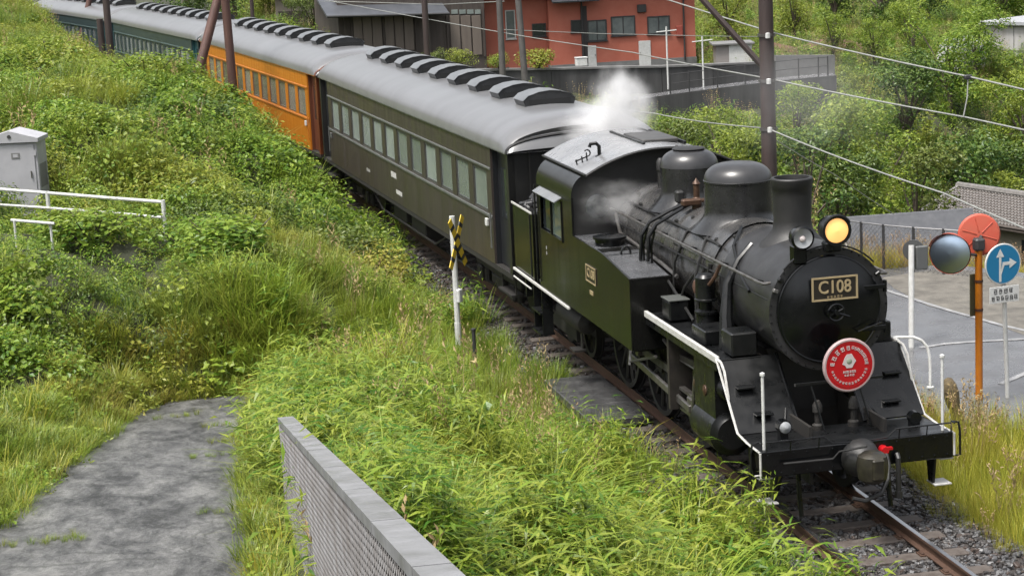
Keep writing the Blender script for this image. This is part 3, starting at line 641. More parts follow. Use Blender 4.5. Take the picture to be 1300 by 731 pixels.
B('rusty_joint', MB().lathe([(0, 0), (.07, .02), (.09, .1), (.07, .18), (0, .2)], 12, (-.82, 3.35, 2.28)).tube([(-.82, 3.35, 2.4), (-.76, 3.2, 2.5)], .04, 8), rust)
# ---- side tanks
for sg in (-1, 1):
    poly = [(4.64, 1.30), (8.10, 1.30), (8.10, 2.435), (6.2, 2.435), (5.9, 2.42), (4.64, 2.295)]
    tk = B('side_tank', MB().prism(poly, sg*.80, sg*1.40, 'x'), greenblack)
    ed = MB().tube([(sg*1.385, 4.65, 1.31), (sg*1.385, 4.65, 2.30), (sg*1.385, 5.9, 2.425), (sg*1.385, 6.2, 2.44), (sg*1.385, 8.08, 2.44)], .016, 6).tube([(sg*1.385, 4.65, 2.30), (sg*.80, 4.65, 2.30)], .014, 6)
    B('tank_beading', ed, greenblack, tk)
    top = MB().slab((sg*1.37, 4.67, 2.304), (sg*.82, 4.67, 2.304), (sg*.82, 5.9, 2.427), (sg*1.37, 5.9, 2.427), .005)
    top.slab((sg*1.37, 5.92, 2.432), (sg*.82, 5.92, 2.432), (sg*.82, 8.0, 2.443), (sg*1.37, 8.0, 2.443), .004)
    B('tank_top', top, mat('wet_tank_top', (.05, .052, .056), .25, 0, (.10, .102, .108), 3, rvar=.1), tk)
    fl = B('water_filler', MB().lathe([(.22, 0), (.22, .09), (.25, .095), (.25, .125), (.1, .14), (0, .142)], 24, (sg*1.08, 6.75, 2.44)), gloss, tk)
    B('lifting_ring', MB().tube([(sg*1.08+.07*math.cos(a), 5.9, 2.43+.11*math.sin(a)) for a in np.linspace(0, PI, 10)], .016, 6), gloss, tk)
    B('tank_steps', MB().tube([(sg*.86, 5.35, 2.36), (sg*.86, 5.35, 2.62), (sg*.80, 5.3, 2.9)], .018, 6).tube([(sg*.93, 5.5, 2.36), (sg*.93, 5.5, 2.62), (sg*.86, 5.45, 2.92)], .018, 6), gloss, tk)
    x = sg*1.405
    np_ = B('tank_plate', MB().bb(x-.006, x+.006, 6.40, 6.95, 1.90, 2.15), mat('plate_ground', (0, 0, 0)), tk)
    fr = MB(); xo = sg*1.414
    for y0, y1, z0, z1 in ((6.40, 6.95, 2.132, 2.15), (6.40, 6.95, 1.90, 1.918), (6.40, 6.418, 1.918, 2.132), (6.932, 6.95, 1.918, 2.132)): fr.bb(xo-.004, xo+.004, y0, y1, z0, z1)
    B('plate_rim', fr, gold, np_)
    T = Matrix.Translation((sg*1.412, 6.675, 2.03))@(Matrix.Rotation(-sg*PI/2 if sg < 0 else PI/2, 4, 'Z') if sg > 0 else Matrix.Rotation(-PI/2, 4, 'Z'))@RY
    B('lettering', MB().merge(text_mb('C108', .19, .004), T), gold, np_, smooth=0)
    B('shed_plate', MB().bb(x-.004, x+.004, 6.60, 6.78, 1.72, 1.78), gold, tk)
# ---- cab
cabw = MB(); X = 1.40
cab = B('cab', MB().bb(-1.34, 1.34, 7.9, 10.3, 1.26, 1.34), black)
for sg in (-1, 1):
    # side sheet with a real window opening and rounded shoulder
    cs = MB()
    def sheet_(y0, y1, z0, z1): cs.bb(sg*1.37, sg*1.40, y0, y1, z0, z1)
    W0, W1_, Z0, Z1 = 8.36, 9.70, 2.28, 2.86
    sheet_(8.1025, 9.98, 1.26, Z0); sheet_(7.72, 8.1, 2.45, Z0+.2 if Z0+.2 > 2.45 else 2.5); sheet_(7.72, W0, 2.48 if False else 2.4801, Z1) if False else None
    sheet_(8.1025, W0, Z0, Z1); sheet_(W1_, 9.98, Z0, Z1); sheet_(7.72, 8.1, 2.482, Z1); sheet_(7.72, 9.98, Z1, 3.02)
    A_ = np.linspace(0, 1.35, 8); pts = [(1.40-.30*(1-math.cos(a)), 3.02+.36*math.sin(a)) for a in A_]
    n = len(pts); base_i = len(cs.v)
    cs.v += [(sg*px_, y, pz) for y in (7.72, 9.98) for px_, pz in pts]; cs.f += [tuple(base_i+i for i in (k, k+1, n+k+1, n+k)) for k in range(n-1)]
    sh = B('cab_side_sheet', cs, greenblack, LO)
    wf = MB()
    for y0, y1, z0, z1 in ((W0-.03, W1_+.03, Z0-.035, Z0), (W0-.03, W1_+.03, Z1, Z1+.03), (W0-.03, W0, Z0, Z1), (W1_, W1_+.03, Z0, Z1), (9.02, 9.06, Z0, Z1)): wf.bb(sg*1.36, sg*1.418, y0, y1, z0, z1)
    wn = B('cab_window', wf, greenblack, sh)
    B('pane', MB().bb(sg*1.376, sg*1.382, W0, 9.02, Z0, Z1), mat('cab_glass', (.10, .13, .11), .08, spec=.7), wn)
    B('pane', MB().bb(sg*1.366, sg*1.372, 9.06, W1_, Z0, Z1), dkglass, wn)
    B('window_rain_hood', MB().slab((sg*1.40, W0-.05, Z1+.10), (sg*1.40, W1_+.05, Z1+.10), (sg*1.53, W1_+.05, Z1+.03), (sg*1.53, W0-.05, Z1+.03), .015), wetgrey, wn)
    B('white_sill', MB().bb(sg*1.385, sg*1.425, 8.09, 11.93, 1.235, 1.275, .005), offw, sh)
    B('door_hand_rail', MB().tube([(sg*1.43, 10.02, 1.35), (sg*1.43, 10.02, 2.95)], .016, 6).tube([(sg*1.43, 10.44, 1.35), (sg*1.43, 10.44, 2.4)], .016, 6), black, sh)
    stp_ = MB().bb(sg*1.20, sg*1.44, 9.95, 10.55, .80, .83).bb(sg*1.2, sg*1.44, 9.95, 10.55, .45, .48)
    for y in (9.96, 10.54): stp_.bb(sg*1.22, sg*1.40, y-.012, y+.012, .45, 1.24)
    B('cab_steps', stp_, black, sh)
    B('cab_lower_rail', MB().tube([(sg*1.42, 10.6, 1.12), (sg*1.42, 11.9, 1.12)], .014, 5), offw, sh)
    gm = MB(); rg = random.Random(5)
    for k in range(2): glyph(gm, Matrix.Translation((sg*1.402, 9.45, 2.0-.09*k))@Matrix.Rotation(sg*PI/2, 4, 'Z')@RY, .06, rg)
    B('side_marking', gm, offw, sh, smooth=0)
roofp = lambda x: 3.385+.34*(1-(abs(x)/1.22)**2.1)
xsr = np.linspace(-1.21, 1.21, 25)
fw = MB(); poly = [(-1.38, 1.4), (1.38, 1.4), (1.38, 3.02)]+[(1.40-.30*(1-math.cos(a))-.01, 3.02+.36*math.sin(a)) for a in A_]+[(x, roofp(x)-.045) for x in xsr[::-1][3:-3]]+[(-(1.40-.30*(1-math.cos(a))-.01), 3.02+.36*math.sin(a)) for a in A_[::-1]]+[(-1.38, 3.02)]
cf = B('cab_front_sheet', fw.prism(poly, 7.75, 7.78, 'y'), soot, LO)
for sg in (-1, 1):
    B('spectacle_window', MB().lathe([(.0, 7.735), (.17, 7.735), (.19, 7.742), (.19, 7.75)], 24, (sg*.98, 0, 2.86), 'y'), dkglass, cf)
B('cab_rear_sheet', MB().prism(poly, 9.93, 9.96, 'y'), soot, LO)
rf = MB(); 
for y in (7.50, 10.22):
    for x in xsr: rf.v.append((x, y, roofp(x)))
    for x in xsr: rf.v.append((x*.995, y, roofp(x)-.035))
n = len(xsr)
rf.f = [(i, i+1, 2*n+i+1, 2*n+i) for i in range(n-1)]+[(n+i+1, n+i, 3*n+i, 3*n+i+1) for i in range(n-1)]+[(i+1, i, n+i, n+i+1) for i in range(n-1)]+[(2*n+i, 2*n+i+1, 3*n+i+1, 3*n+i) for i in range(n-1)]+[(0, 2*n, 3*n, n), (n-1, 2*n-1, 4*n-1, 3*n-1)]
ro = B('cab_roof', rf, mat('cab_roof_grey', (.16, .163, .17), .3, 0, (.24, .243, .25), 1.6, rvar=.14))
B('roof_edge', MB().tube([(x, 7.49, roofp(x)-.015) for x in xsr], .022, 6).tube([(-1.215, 7.5, 3.385), (-1.215, 10.22, 3.385)], .02, 6).tube([(1.215, 7.5, 3.385), (1.215, 10.22, 3.385)], .02, 6), soot, ro)
B('roof_hatch', MB().bb(-.10, .48, 8.2, 9.3, 3.70, 3.765, .02), mat('ventilator_grey', (.03, .029, .028), .45, 0, (.06, .058, .055), 4), ro)
B('hatch_rails', MB().bb(-.16, -.12, 8.0, 9.9, 3.70, 3.75).bb(.5, .54, 8.0, 9.9, 3.68, 3.73), black, ro)
hk_ = Vector(GZ(761, 198, 3.57)); B('roof_hook', MB().tube([hk_+Vector((0, 0, -.06)), hk_+Vector((0, 0, .15)), hk_+Vector((-.05, .0, .2)), hk_+Vector((-.13, .02, .19)), hk_+Vector((-.15, .02, .14))], .03, 8).lathe([(.07, -.03), (.07, 0), (.03, .02)], 10, tuple(hk_)), gloss, ro)
hk = MB()
for x, y, hh in ((-1.12, 8.35, .08), (-1.05, 8.28, .10), (-.99, 8.22, .13)): hk.tube([(x, y, roofp(x)), (x-.01, y, roofp(x)+hh)], .012, 5)
hk.tube([(-.99+.05*math.cos(a), 8.22, roofp(.99)+.12+.05*math.sin(a)) for a in np.linspace(-1.5, 2.5, 10)], .012, 5).tube([(-1.14, 8.37, roofp(1.12)+.05), (-.98, 8.22, roofp(.99)+.07)], .012, 5)
B('roof_bracket', hk, gloss, ro)
B('roof_whistle_pipe', MB().tube([(.2, 7.46, 3.72), (.32, 7.25, 3.70), (.5, 6.9, 3.55)], .025, 6), soot, ro)
# bunker
bk = B('coal_bunker', MB().bb(-1.38, 1.38, 10.48, 11.93, 1.28, 2.40, .012), greenblack)
cr_ = MB()
for sg in (-1, 1): cr_.bb(sg*1.385, sg*1.405, 10.47, 11.94, 2.395, 2.425)
B('bunker_rim', cr_, offw, bk)
rgc = random.Random(8); cm = MB()
for k in range(260):
    x, y = rgc.uniform(-1.25, 1.25), rgc.uniform(10.6, 11.8); r_ = rgc.uniform(.05, .12); z = 2.36+.22*(1-(x/1.3)**2)+rgc.uniform(-.02, .05)
    cm.box((x, y, z), (r_*1.4, r_*1.1, r_), Matrix.Rotation(rgc.uniform(0, 6), 3, (rgc.uniform(-1, 1), rgc.uniform(-1, 1), 1)), r_*.25)
tag(B('coal', cm, mat('coal', (.012, .012, .013), .35), bk, smooth=0), kind='stuff')
B('rear_beam', MB().bb(-1.2, 1.2, 11.94, 12.0, .73, 1.05), black)
B('rear_coupler', MB().bb(-.12, .12, 12.0, 12.12, .77, .97, .02), soot)
# ---- running gear
def wheel_mb(r, spokes, wdt=.13):
    tyre = MB().lathe([(r-.075, 0), (r, 0), (r, wdt*.75), (r+.028, wdt*.8), (r+.028, wdt), (r-.075, wdt), (r-.075, 0)], 44, (0, 0, 0), 'x')
    ct = MB().lathe([(0, -.02), (.13, -.02), (.14, .02), (.14, wdt*.9), (0, wdt*.9)], 20, (0, 0, 0), 'x')
    for k in range(spokes):
        a = 2*PI*k/spokes; d = Vector((0, math.cos(a), math.sin(a)))
        ct.tube([Vector((.06, 0, 0))+d*.1, Vector((.06, 0, 0))+d*(r-.06)], [.038, .028], 6, False)
    return tyre, ct
def place_wheels(y, r, spokes, par, cw=False):
    ty, ct = wheel_mb(r, spokes)
    if cw:
        a_ = [(.05, (r-.07)*math.cos(a), (r-.07)*math.sin(a)) for a in np.linspace(2.4, 3.9, 10)]; k = len(ct.v); ct.v += [tuple(p) for p in a_]+[(.1, p[1], p[2]) for p in a_]
        ct.f += [tuple(k+i for i in range(10)), tuple(k+10+i for i in range(9, -1, -1))]
    for sg in (-1, 1):
        mt = Matrix.Translation((sg*.60, y, r))@Matrix.Diagonal((-sg, 1, 1, 1))
        wo_ = B('driving_wheel' if cw else 'carrying_wheel', MB().merge(ct, mt), under, par)
        B('tyre', MB().merge(ty, mt), steel if False else soot, wo_)
    B('axle', MB().tube([(-.6, y, r), (.6, y, r)], .07, 12), under, par)
for y in (4.1, 5.95, 7.8): place_wheels(y, .76, 14, LO, True)
for y in (1.75, 10.0, 11.35): place_wheels(y, .43, 10, LO)
B('trailing_truck', MB().bb(-.62, .62, 9.5, 11.8, .42, .62).bb(-.9, -.8, 9.7, 11.65, .35, .6).bb(.8, .9, 9.7, 11.65, .35, .6), under)
for sg in (-1, 1):
    x = sg*.98
    cy = B('cylinder', MB().lathe([(0, 1.75), (.20, 1.75), (.23, 1.78), (.29, 1.8), (.29, 2.62), (.23, 2.64), (.1, 2.66), (.1, 2.8), (0, 2.8)], 28, (sg*.94, 0, .80), 'y').prism([(1.8, .8), (2.62, .8), (2.62, 1.765), (1.8, 1.765)], sg*.62, sg*1.15, 'x'), black)
    B('valve_chest', MB().lathe([(0, 1.62), (.13, 1.62), (.15, 1.66), (.15, 2.75), (.12, 2.78), (0, 2.8)], 20, (sg*.98, 0, 1.38), 'y'), black, cy)
    B('cylinder_cover', MB().lathe([(0, 2.64), (.10, 2.64), (.12, 2.66), (.12, 2.72), (.07, 2.76), (0, 2.77)], 16, (sg*1.02, 0, 1.25), 'y'), copper, cy)
    B('relief_valve', MB().lathe([(0, 0), (.07, .02), (.085, .08), (.06, .13), (0, .14)], 14, (sg*1.18, 2.2, 1.28), 'x'), copper, cy)
    B('slide_bar', MB().bb(x-.04, x+.04, 2.66, 3.75, .93, .97).bb(x-.04, x+.04, 2.66, 3.75, .66, .70), steel)
    B('crosshead', MB().bb(x-.06, x+.06, 3.1, 3.35, .70, .93, .02).tube([(x, 2.7, .80), (x, 3.2, .80)], .035), steel)
    B('connecting_rod', MB().box((x+sg*.06, 4.55, .88-.03), (.05, 2.75, .11), Matrix.Rotation(.05, 3, 'X'), .015), steel)
    B('coupling_rod', MB().bb(sg*.86, sg*.90, 4.0, 7.9, 1.0-.06, 1.0+.06, .012), steel)
    for y in (4.1, 5.95, 7.8): B('crank_pin', MB().lathe([(0, 0), (.09, 0), (.09, .12), (0, .12)], 14, (sg*.9-.06, y, 1.0), 'x'), steel)
    B('motion_bracket', MB().bb(sg*.6, sg*1.15, 3.72, 3.80, .66, 1.78).prism([(3.0, 1.45), (3.9, 1.40), (3.9, 1.30), (3.0, 1.35)], x-.02, x+.02), mat('motion_brown', (.010, .008, .007), .6, 0, (.028, .022, .018), 12))
    B('radius_rod', MB().tube([(x, 2.75, 1.35), (x, 3.9, 1.33), (x, 4.5, 1.45)], .025, 6), steel)
    B('combination_lever', MB().tube([(x+sg*.05, 2.95, 1.42), (x+sg*.05, 3.15, .62)], .022, 6), steel)
    B('eccentric_rod', MB().tube([(x+sg*.09, 4.6, 1.2), (x+sg*.09, 5.9, .85)], .022, 6), steel)
    B('return_crank', MB().tube([(x+sg*.06, 5.95, 1.0), (x+sg*.1, 5.9, .80)], .035, 6), steel)
    B('brake_hanger', MB().tube([(sg*.75, 4.98, 1.2), (sg*.75, 4.92, .5)], .03, 6).tube([(sg*.75, 6.85, 1.2), (sg*.75, 6.8, .5)], .03, 6), under)
    B('under_tank_tray', MB().bb(sg*.85, sg*1.3, 4.9, 8.05, 1.22, 1.295), under)
    B('air_reservoir', MB().lathe([(0, 8.2), (.16, 8.24), (.18, 8.3), (.18, 9.6), (.16, 9.66), (0, 9.7)], 16, (sg*1.08, 0, .95), 'y'), under)
    B('rear_steps', MB().bb(sg*1.1, sg*1.3, 8.3, 8.6, .5, .53).bb(sg*1.12, sg*1.14, 8.4, 8.5, .5, 1.25), under)
# ================================================================== coaches
def carframe(k):
    s = 22.1+20.03*(k-1); a = (s-6)/TR; p, _ = track(s); return (p[0]-.06*math.cos(a), p[1]-.06*math.sin(a), 0), a
BL = {'blind_behind_glass': ((.24, .275, .26), (.17, .20, .19)), 'warm_blind': ((.22, .2, .175), (.13, .12, .105)), 'sky_pale_pane': ((.19, .215, .215), (.15, .17, .17))}
def coach(k, label, body_m, frame_m, end_m, wins, door_m, strip_m, glass_m, roof_m, vents=9):
    loc, a = carframe(k)
    c_ = glass_m; glass_m = [MAT[c_.name]]+[mat(c_.name+'_%d' % q, tuple(v*f_ for v in BL[c_.name][0]), .2, 0, tuple(v*f_ for v in BL[c_.name][1]), 1.1) for q, f_ in enumerate((.8, 1.12, .65))]
    R = thing('passenger_coach', label, 'railway coach', loc, a, 'coaches of the train behind the engine')
    b = lambda n, m, ma, p=R, **q: m.build(n, ma, p, **q)
    HX, ZB, ZE, ZW0, ZW1 = 1.39, 1.07, 3.235, 1.975, 2.745
    L, LS = 9.76, 8.55
    for sg in (-1, 1):
        s = MB(); x0, x1 = sg*(HX-.04), sg*HX
        s.bb(x0, x1, -LS, LS, ZB, ZW0); s.bb(x0, x1, -LS, LS, ZW1, ZE)
        edges = [-LS]+[v for w_ in wins for v in w_]+[LS]
        for i in range(0, len(edges), 2): s.bb(x0, x1, edges[i], edges[i+1], ZW0, ZW1)
        side = b('coach_side', s, body_m)
        b('belt_rail', MB().bb(sg*(HX+.0), sg*(HX+.022), -LS, LS, ZW0-.075, ZW0-.02, .006).bb(sg*HX, sg*(HX+.022), -LS, LS, ZW1+.03, ZW1+.075, .006), strip_m, side)
        b('drip_rail', MB().bb(sg*HX, sg*(HX+.03), -L, L, ZE-.05, ZE-.02), strip_m, side)
        b('sole_bar', MB().bb(sg*(HX-.06), sg*(HX-.005), -L, L, ZB-.10, ZB-.003), under, side)
        for (y0, y1) in wins:
            wf = MB()
            for q in ((y0, y0+.045, ZW0, ZW1), (y1-.045, y1, ZW0, ZW1), (y0+.045, y1-.045, ZW0, ZW0+.045), (y0+.045, y1-.045, ZW1-.05, ZW1)): wf.bb(sg*(HX-.045), sg*(HX-.012), *q)
            wo_ = b('window', wf, frame_m, side)
            b('pane', MB().bb(sg*(HX-.034), sg*(HX-.028), y0+.045, y1-.045, ZW0+.045, ZW1-.05), glass_m[rnd.randrange(len(glass_m))], wo_)
        # recessed end doors and corner posts
        for se in (-1, 1):
            d = b('vestibule_door', MB().bb(sg*(HX-.17), sg*(HX-.13), se*(LS+.02), se*(L-.16), ZB+.02, ZE-.12), door_m)
            b('door_pane', MB().bb(sg*(HX-.128), sg*(HX-.122), se*(LS+.25), se*(L-.38), 1.95, 2.85), dkglass, d)
            b('door_step', MB().bb(sg*(HX-.25), sg*(HX-.02), se*(LS+.05), se*(L-.2), .62, .66).bb(sg*(HX-.12), sg*(HX-.1), se*(LS+.05), se*(LS+.09), .62, ZB).bb(sg*(HX-.12), sg*(HX-.1), se*(L-.24), se*(L-.2), .62, ZB), under, d)
            b('corner_post', MB().bb(sg*(HX-.13), sg*(HX-.005), se*(L-.15), se*L, ZB, ZE-.06), end_m)
            b('door_jamb', MB().bb(sg*(HX-.16), sg*(HX-.042), se*(LS-.03), se*(LS+.015), ZB, ZE-.06), door_m)
            b('door_hand_rail', MB().tube([(sg*(HX+.03), se*(LS-.06), 1.35), (sg*(HX+.03), se*(LS-.06), 2.0)], .014, 5), strip_m)
            b('side_lamp', MB().bb(sg*HX, sg*(HX+.05), se*(LS-.42), se*(LS-.30), 1.72, 1.86, .01), white if se < 0 else strip_m, side)
        b('class_plate', MB().bb(sg*(HX+.001), sg*(HX+.006), .05, .60, 1.60, 1.72), offw, side)
        b('route_plate', MB().bb(sg*(HX+.001), sg*(HX+.006), -.5, .12, 1.27, 1.36), offw, side)
        gm = MB(); rg = random.Random(k*3+sg)
        for q in range(4): glyph(gm, Matrix.Translation((sg*(HX+.003), 3.2+.11*q, 1.42))@Matrix.Rotation(sg*PI/2, 4, 'Z')@Matrix.Rotation(PI/2, 4, 'X'), .08, rg)
        b('side_lettering', gm, offw, side, smooth=0)
    b('floor', MB().bb(-HX+.05, HX-.05, -L, L, ZB-.05, ZB), under)
    b('interior_wall', MB().bb(-.03, .03, -LS, LS, ZB+.002, ZE), mat('coach_interior', (.16, .12, .08), .8))
    # roof: elliptical section with rounded ends
    n = 22; ang = np.linspace(0, PI, n+1); crown = .60
    stations = [(-L-.10, .10), (-L-.02, .5), (-L+.10, .74), (-L+.30, .90), (-L+.6, .985), (-L+.9, 1.0)]
    stations = stations+[(-y, q) for y, q in reversed(stations)]
    rf = MB()
    for (y, q) in stations:
        for t in ang:
            hx = (HX+.035)*math.cos(t); hz = crown*(math.sin(t)**.8)
            rf.v.append((hx*(1 if q > .6 else .985), y, ZE-.03+.0+hz*(q if abs(y) > L-.7 else 1)))
    m = n+1
    rf.f = [(j*m+i, j*m+i+1, (j+1)*m+i+1, (j+1)*m+i) for j in range(len(stations)-1) for i in range(n)]
    rf.f += [(j*m, (j+1)*m, (j+1)*m+n, j*m+n) for j in range(len(stations)-1)]
    ro = b('roof', rf, roof_m)
    for se in (-1, 1):
        tr = MB().tube([((HX+.02)*math.cos(t), se*(L+.02), ZE-.04+crown*.5*(math.sin(t)**.8)) for t in ang], .03, 6)
        b('roof_end_trim', tr, end_m, ro)
    vm = None
    for i in range(vents):
        y = -7.4+i*14.6/(vents-1)
        if vm is None:
            v = MB(); pr = [(-.46, 0), (-.50, .10), (-.40, .19), (-.2, .25), (0, .27), (.2, .25), (.40, .19), (.50, .10), (.46, 0)]
            v.prism(pr, -.34, .34, 'y'); vm = v.mesh('roof_ventilator', mat('ventilator_black', (.016, .017, .018), .35, 0, (.035, .036, .038), 5))
            hm_ = MB(); pr2 = [(x*1.03, z+.012) for x, z in pr[1:-1]]; nn = len(pr2)
            hm_.v = [(x, y_, z) for y_ in (-.36, .36) for x, z in pr2]; hm_.f = [(q, q+1, nn+q+1, nn+q) for q in range(nn-1)]
            hm_ = hm_.mesh('ventilator_hood', mat('ventilator_hood_grey', (.085, .09, .095), .28, 0, (.16, .165, .17), 3))
            lm_ = MB().bb(-.40, .40, -.352, -.345, .035, .13).mesh('ventilator_louvre', mat('louvre_dark', (.008, .008, .008), .5))
        zc = ZE-.03+crown-.03
        vo = link('roof_ventilator', vm, ro, (0.0, y, zc)); link('ventilator_hood', hm_, vo); link('ventilator_louvre', lm_, vo)
    # end walls, gangway bellows
    for se in (-1, 1):
        pr = [(-HX+.02, ZB), (HX-.02, ZB), (HX-.02, ZE-.05)]+[((HX-.02)*math.cos(t), ZE-.06+crown*.72*(math.sin(t)**.8)) for t in ang[1:-1]]+[(-HX+.02, ZE-.05)]
        ew = b('end_wall', MB().prism(pr, se*(L-.04), se*L, 'y'), end_m)
        bl_ = MB()
        for q in range(4):
            yy = se*(L+.01+q*.055)
            bl_.bb(-.52, -.44, yy, yy+se*.035, ZB+.1, 3.15).bb(.44, .52, yy, yy+se*.035, ZB+.1, 3.15).bb(-.52, .52, yy, yy+se*.035, 3.15, 3.24)
        b('gangway_bellows', bl_, soot, ew)
        b('gangway_door', MB().bb(-.4, .4, se*(L-.0), se*(L+.02), ZB, 3.05), door_m, ew)
        b('coupler', MB().bb(-.1, .1, se*(L-.2), se*(L+.22), .78, .98, .02), under)
        b('end_ladder', MB().tube([(-1.0, se*(L+.05), 1.2), (-1.0, se*(L+.05), 3.3)], .014, 5).tube([(-.75, se*(L+.05), 1.2), (-.75, se*(L+.05), 3.3)], .014, 5), end_m, ew)
    # underframe and bogies
    uf = MB().bb(-.3, -.22, -L, L, .85, 1.01).bb(.22, .3, -L, L, .85, 1.01)
    uf.bb(-1.15, -.75, -1.6, -.2, .45, 1.0, .02).bb(-1.1, -.7, .6, 2.0, .5, 1.0, .02).bb(.75, 1.15, -1.2, .6, .45, 1.0, .02)
    uf.tube([(-1.2, -4.2, .95), (-1.2, -2.8, .55), (-1.2, 2.8, .55), (-1.2, 4.2, .95)], .025, 5).tube([(1.2, -4.2, .95), (1.2, -2.8, .55), (1.2, 2.8, .55), (1.2, 4.2, .95)], .025, 5)
    b('underframe', uf, under)
    for yb in (-7.0, 7.0):
        bg_ = MB().bb(-.95, .95, yb-.2, yb+.2, .55, .85)
        for sg in (-1, 1):
            bg_.bb(sg*.86, sg*.96, yb-1.7, yb+1.7, .55, .72, .02)
            for ya in (-1.2, 1.2):
                bg_.box((sg*.95, yb+ya, .43), (.16, .30, .30), None, .03)
                for dy in (-.3, .3): bg_.tube([(sg*.92, yb+ya+dy, .3), (sg*.92, yb+ya+dy, .56)], .07, 8)
            bg_.bb(sg*.88, sg*.98, yb-.4, yb+.4, .38, .55, .02)
        bo_ = b('bogie', bg_, under)
        for ya in (-1.2, 1.2):
            w_ = MB()
            for sg in (-1, 1): w_.lathe([(0, sg*.64), (.36, sg*.62), (.43, sg*.62), (.43, sg*.52), (.455, sg*.5), (0, sg*.5)], 28, (0, yb+ya, .43), 'x')
            w_.tube([(-.6, yb+ya, .43), (.6, yb+ya, .43)], .06, 8); b('wheelset', w_, soot, bo_)
    return R
roofm = mat('coach_roof', (.15, .153, .16), .28, 0, (.115, .116, .12), 1.2, detail=4., mscale=(.5, 1.6, .5))
w12 = [(-8.22+1.385*i, -8.22+1.385*i+1.02) for i in range(12)]
w16 = [(-7.95+1.0*i, -7.95+1.0*i+.66) for i in range(17)]
grey_b = mat('coach_brown_grey', (.040, .032, .029), .36, 0, (.048, .039, .036), 2, rvar=.08, streak=True)
grey_e = mat('coach_end_black', (.010, .010, .010), .4, 0, (.018, .018, .0175), 3)
strip_g = mat('coach_strip_grey', (.12, .125, .12), .4, 0, (.08, .083, .08), 4)
frame_g = mat('coach_window_frame', (.05, .052, .05), .45)
coach(1, 'dark grey-brown coach coupled right behind the engine, pale blinds in twelve windows', grey_b, frame_g, grey_e, w12, mat('dark_door', (.012, .013, .016), .4), strip_g, blind, roofm)
orange_b = mat('coach_orange', (.46, .155, .012), .36, 0, (.42, .135, .011), 3, rvar=.08, streak=True)
orange_e = mat('coach_orange_brown', (.09, .022, .008), .45, 0, (.17, .045, .010), 3)
coach(2, 'bright orange coach between the dark grey coach and the green coach', orange_b, mat('orange_frame', (.10, .07, .05), .5), orange_e, w12, mat('brown_door', (.10, .03, .014), .45), mat('orange_strip', (.42, .14, .02), .4), mat('warm_blind', (.22, .2, .175), .25, 0, (.13, .12, .105), 1.5), roofm)
green_b = mat('coach_blue_green', (.022, .038, .043), .4, 0, (.03, .05, .055), 2)
green_e = mat('coach_green_end', (.018, .035, .04), .45)
coach(3, 'blue-green coach with many narrow windows behind the orange coach', green_b, mat('green_frame', (.03, .05, .052), .5), green_e, w16, mat('green_door', (.02, .08, .09), .45), mat('green_strip', (.06, .095, .095), .45), mat('sky_pale_pane', (.19, .215, .215), .25), roofm)  # pale sky reflection is put into the pane colour
coach(4, 'grey-roofed dark coach at the tail, behind the green coach', green_b, MAT['green_frame'], green_e, w16, MAT['green_door'], MAT['green_strip'], MAT['sky_pale_pane'], roofm)
# ================================================================== buildings and structures beyond the track
class Fac:
    """a building with a front: local x along the front, y into the building, z up, origin at the base of the left end"""
    def __init__(s, name, label, cat, pL, pR, group=None):
        s.o = Vector(pL); d = Vector((pR[0]-pL[0], pR[1]-pL[1], 0)); s.w = d.length; s.a = math.atan2(d.y, d.x)
        s.root = thing(name, label, cat, tuple(s.o), s.a, group); s.inv = (Matrix.Translation(s.o)@Matrix.Rotation(s.a, 4, 'Z')).inverted()
    def at(s, u, v, y=0.):
        C = s.inv@Vector(CAM); D = s.inv.to_3x3()@Vector(ray(u, v)); t = (y-C.y)/D.y; P = C+D*t; return P.x, P.z
    def part(s, name, m, ma, par=None, **k): return m.build(name, ma, par or s.root, **k)
    def px(s, u0, u1, v0, v1, y=0.):
        (x0, za), (x1, zb) = s.at(u0, (v0+v1)/2, y), s.at(u1, (v0+v1)/2, y); um = (u0+u1)/2
        return x0, x1, s.at(um, v1, y)[1], s.at(um, v0, y)[1]
    def window(s, u0, u1, v0, v1, fm, gm, mull=1, proud=.05):
        x0, x1, z0, z1 = s.px(u0, u1, v0, v1); t = .06; f = MB()
        for q in ((x0-t, x0, z0-t, z1+t), (x1, x1+t, z0-t, z1+t), (x0, x1, z0-t, z0), (x0, x1, z1, z1+t)): f.bb(q[0], q[1], -proud, .02, q[2], q[3])
        for k in range(mull): xm = x0+(x1-x0)*(k+1)/(mull+1); f.bb(xm-.025, xm+.025, -proud*.7, .01, z0, z1)
        w_ = s.part('window', f, fm); 
        for k in range(mull+1):
            a_, b_ = x0+(x1-x0)*k/(mull+1)+.026*(k > 0), x0+(x1-x0)*(k+1)/(mull+1)-.026*(k < mull)
            s.part('pane', MB().bb(a_, b_, -.012, -.006, z0, z1), gm, w_)
        s.part('sill', MB().bb(x0-t-.04, x1+t+.04, -proud-.06, .0, z0-t-.05, z0-t-.003), fm, w_)
        return w_
redm = mat('red_render', (.36, .095, .058), .7, 0, (.42, .13, .085), 1.0, bump=.15, bscale=8)
frm = mat('dark_window_frame', (.03, .03, .032), .5)
glz = mat('grey_window_glass', (.08, .095, .10), .12, 0, (.18, .2, .2), .8, spec=.7)
glzd = mat('dark_window_glass', (.03, .035, .04), .1, spec=.7)
concd = mat('stained_wall_concrete', (.03, .03, .031), .7, 0, (.075, .075, .075), 1.3, bump=.25, bscale=6, streak=True)
concl = mat('pale_concrete', (.17, .17, .168), .65, 0, (.12, .12, .118), 2, bump=.15)
darkroof = mat('dark_roof_sheet', (.035, .038, .045), .4, 0, (.06, .064, .072), 3)
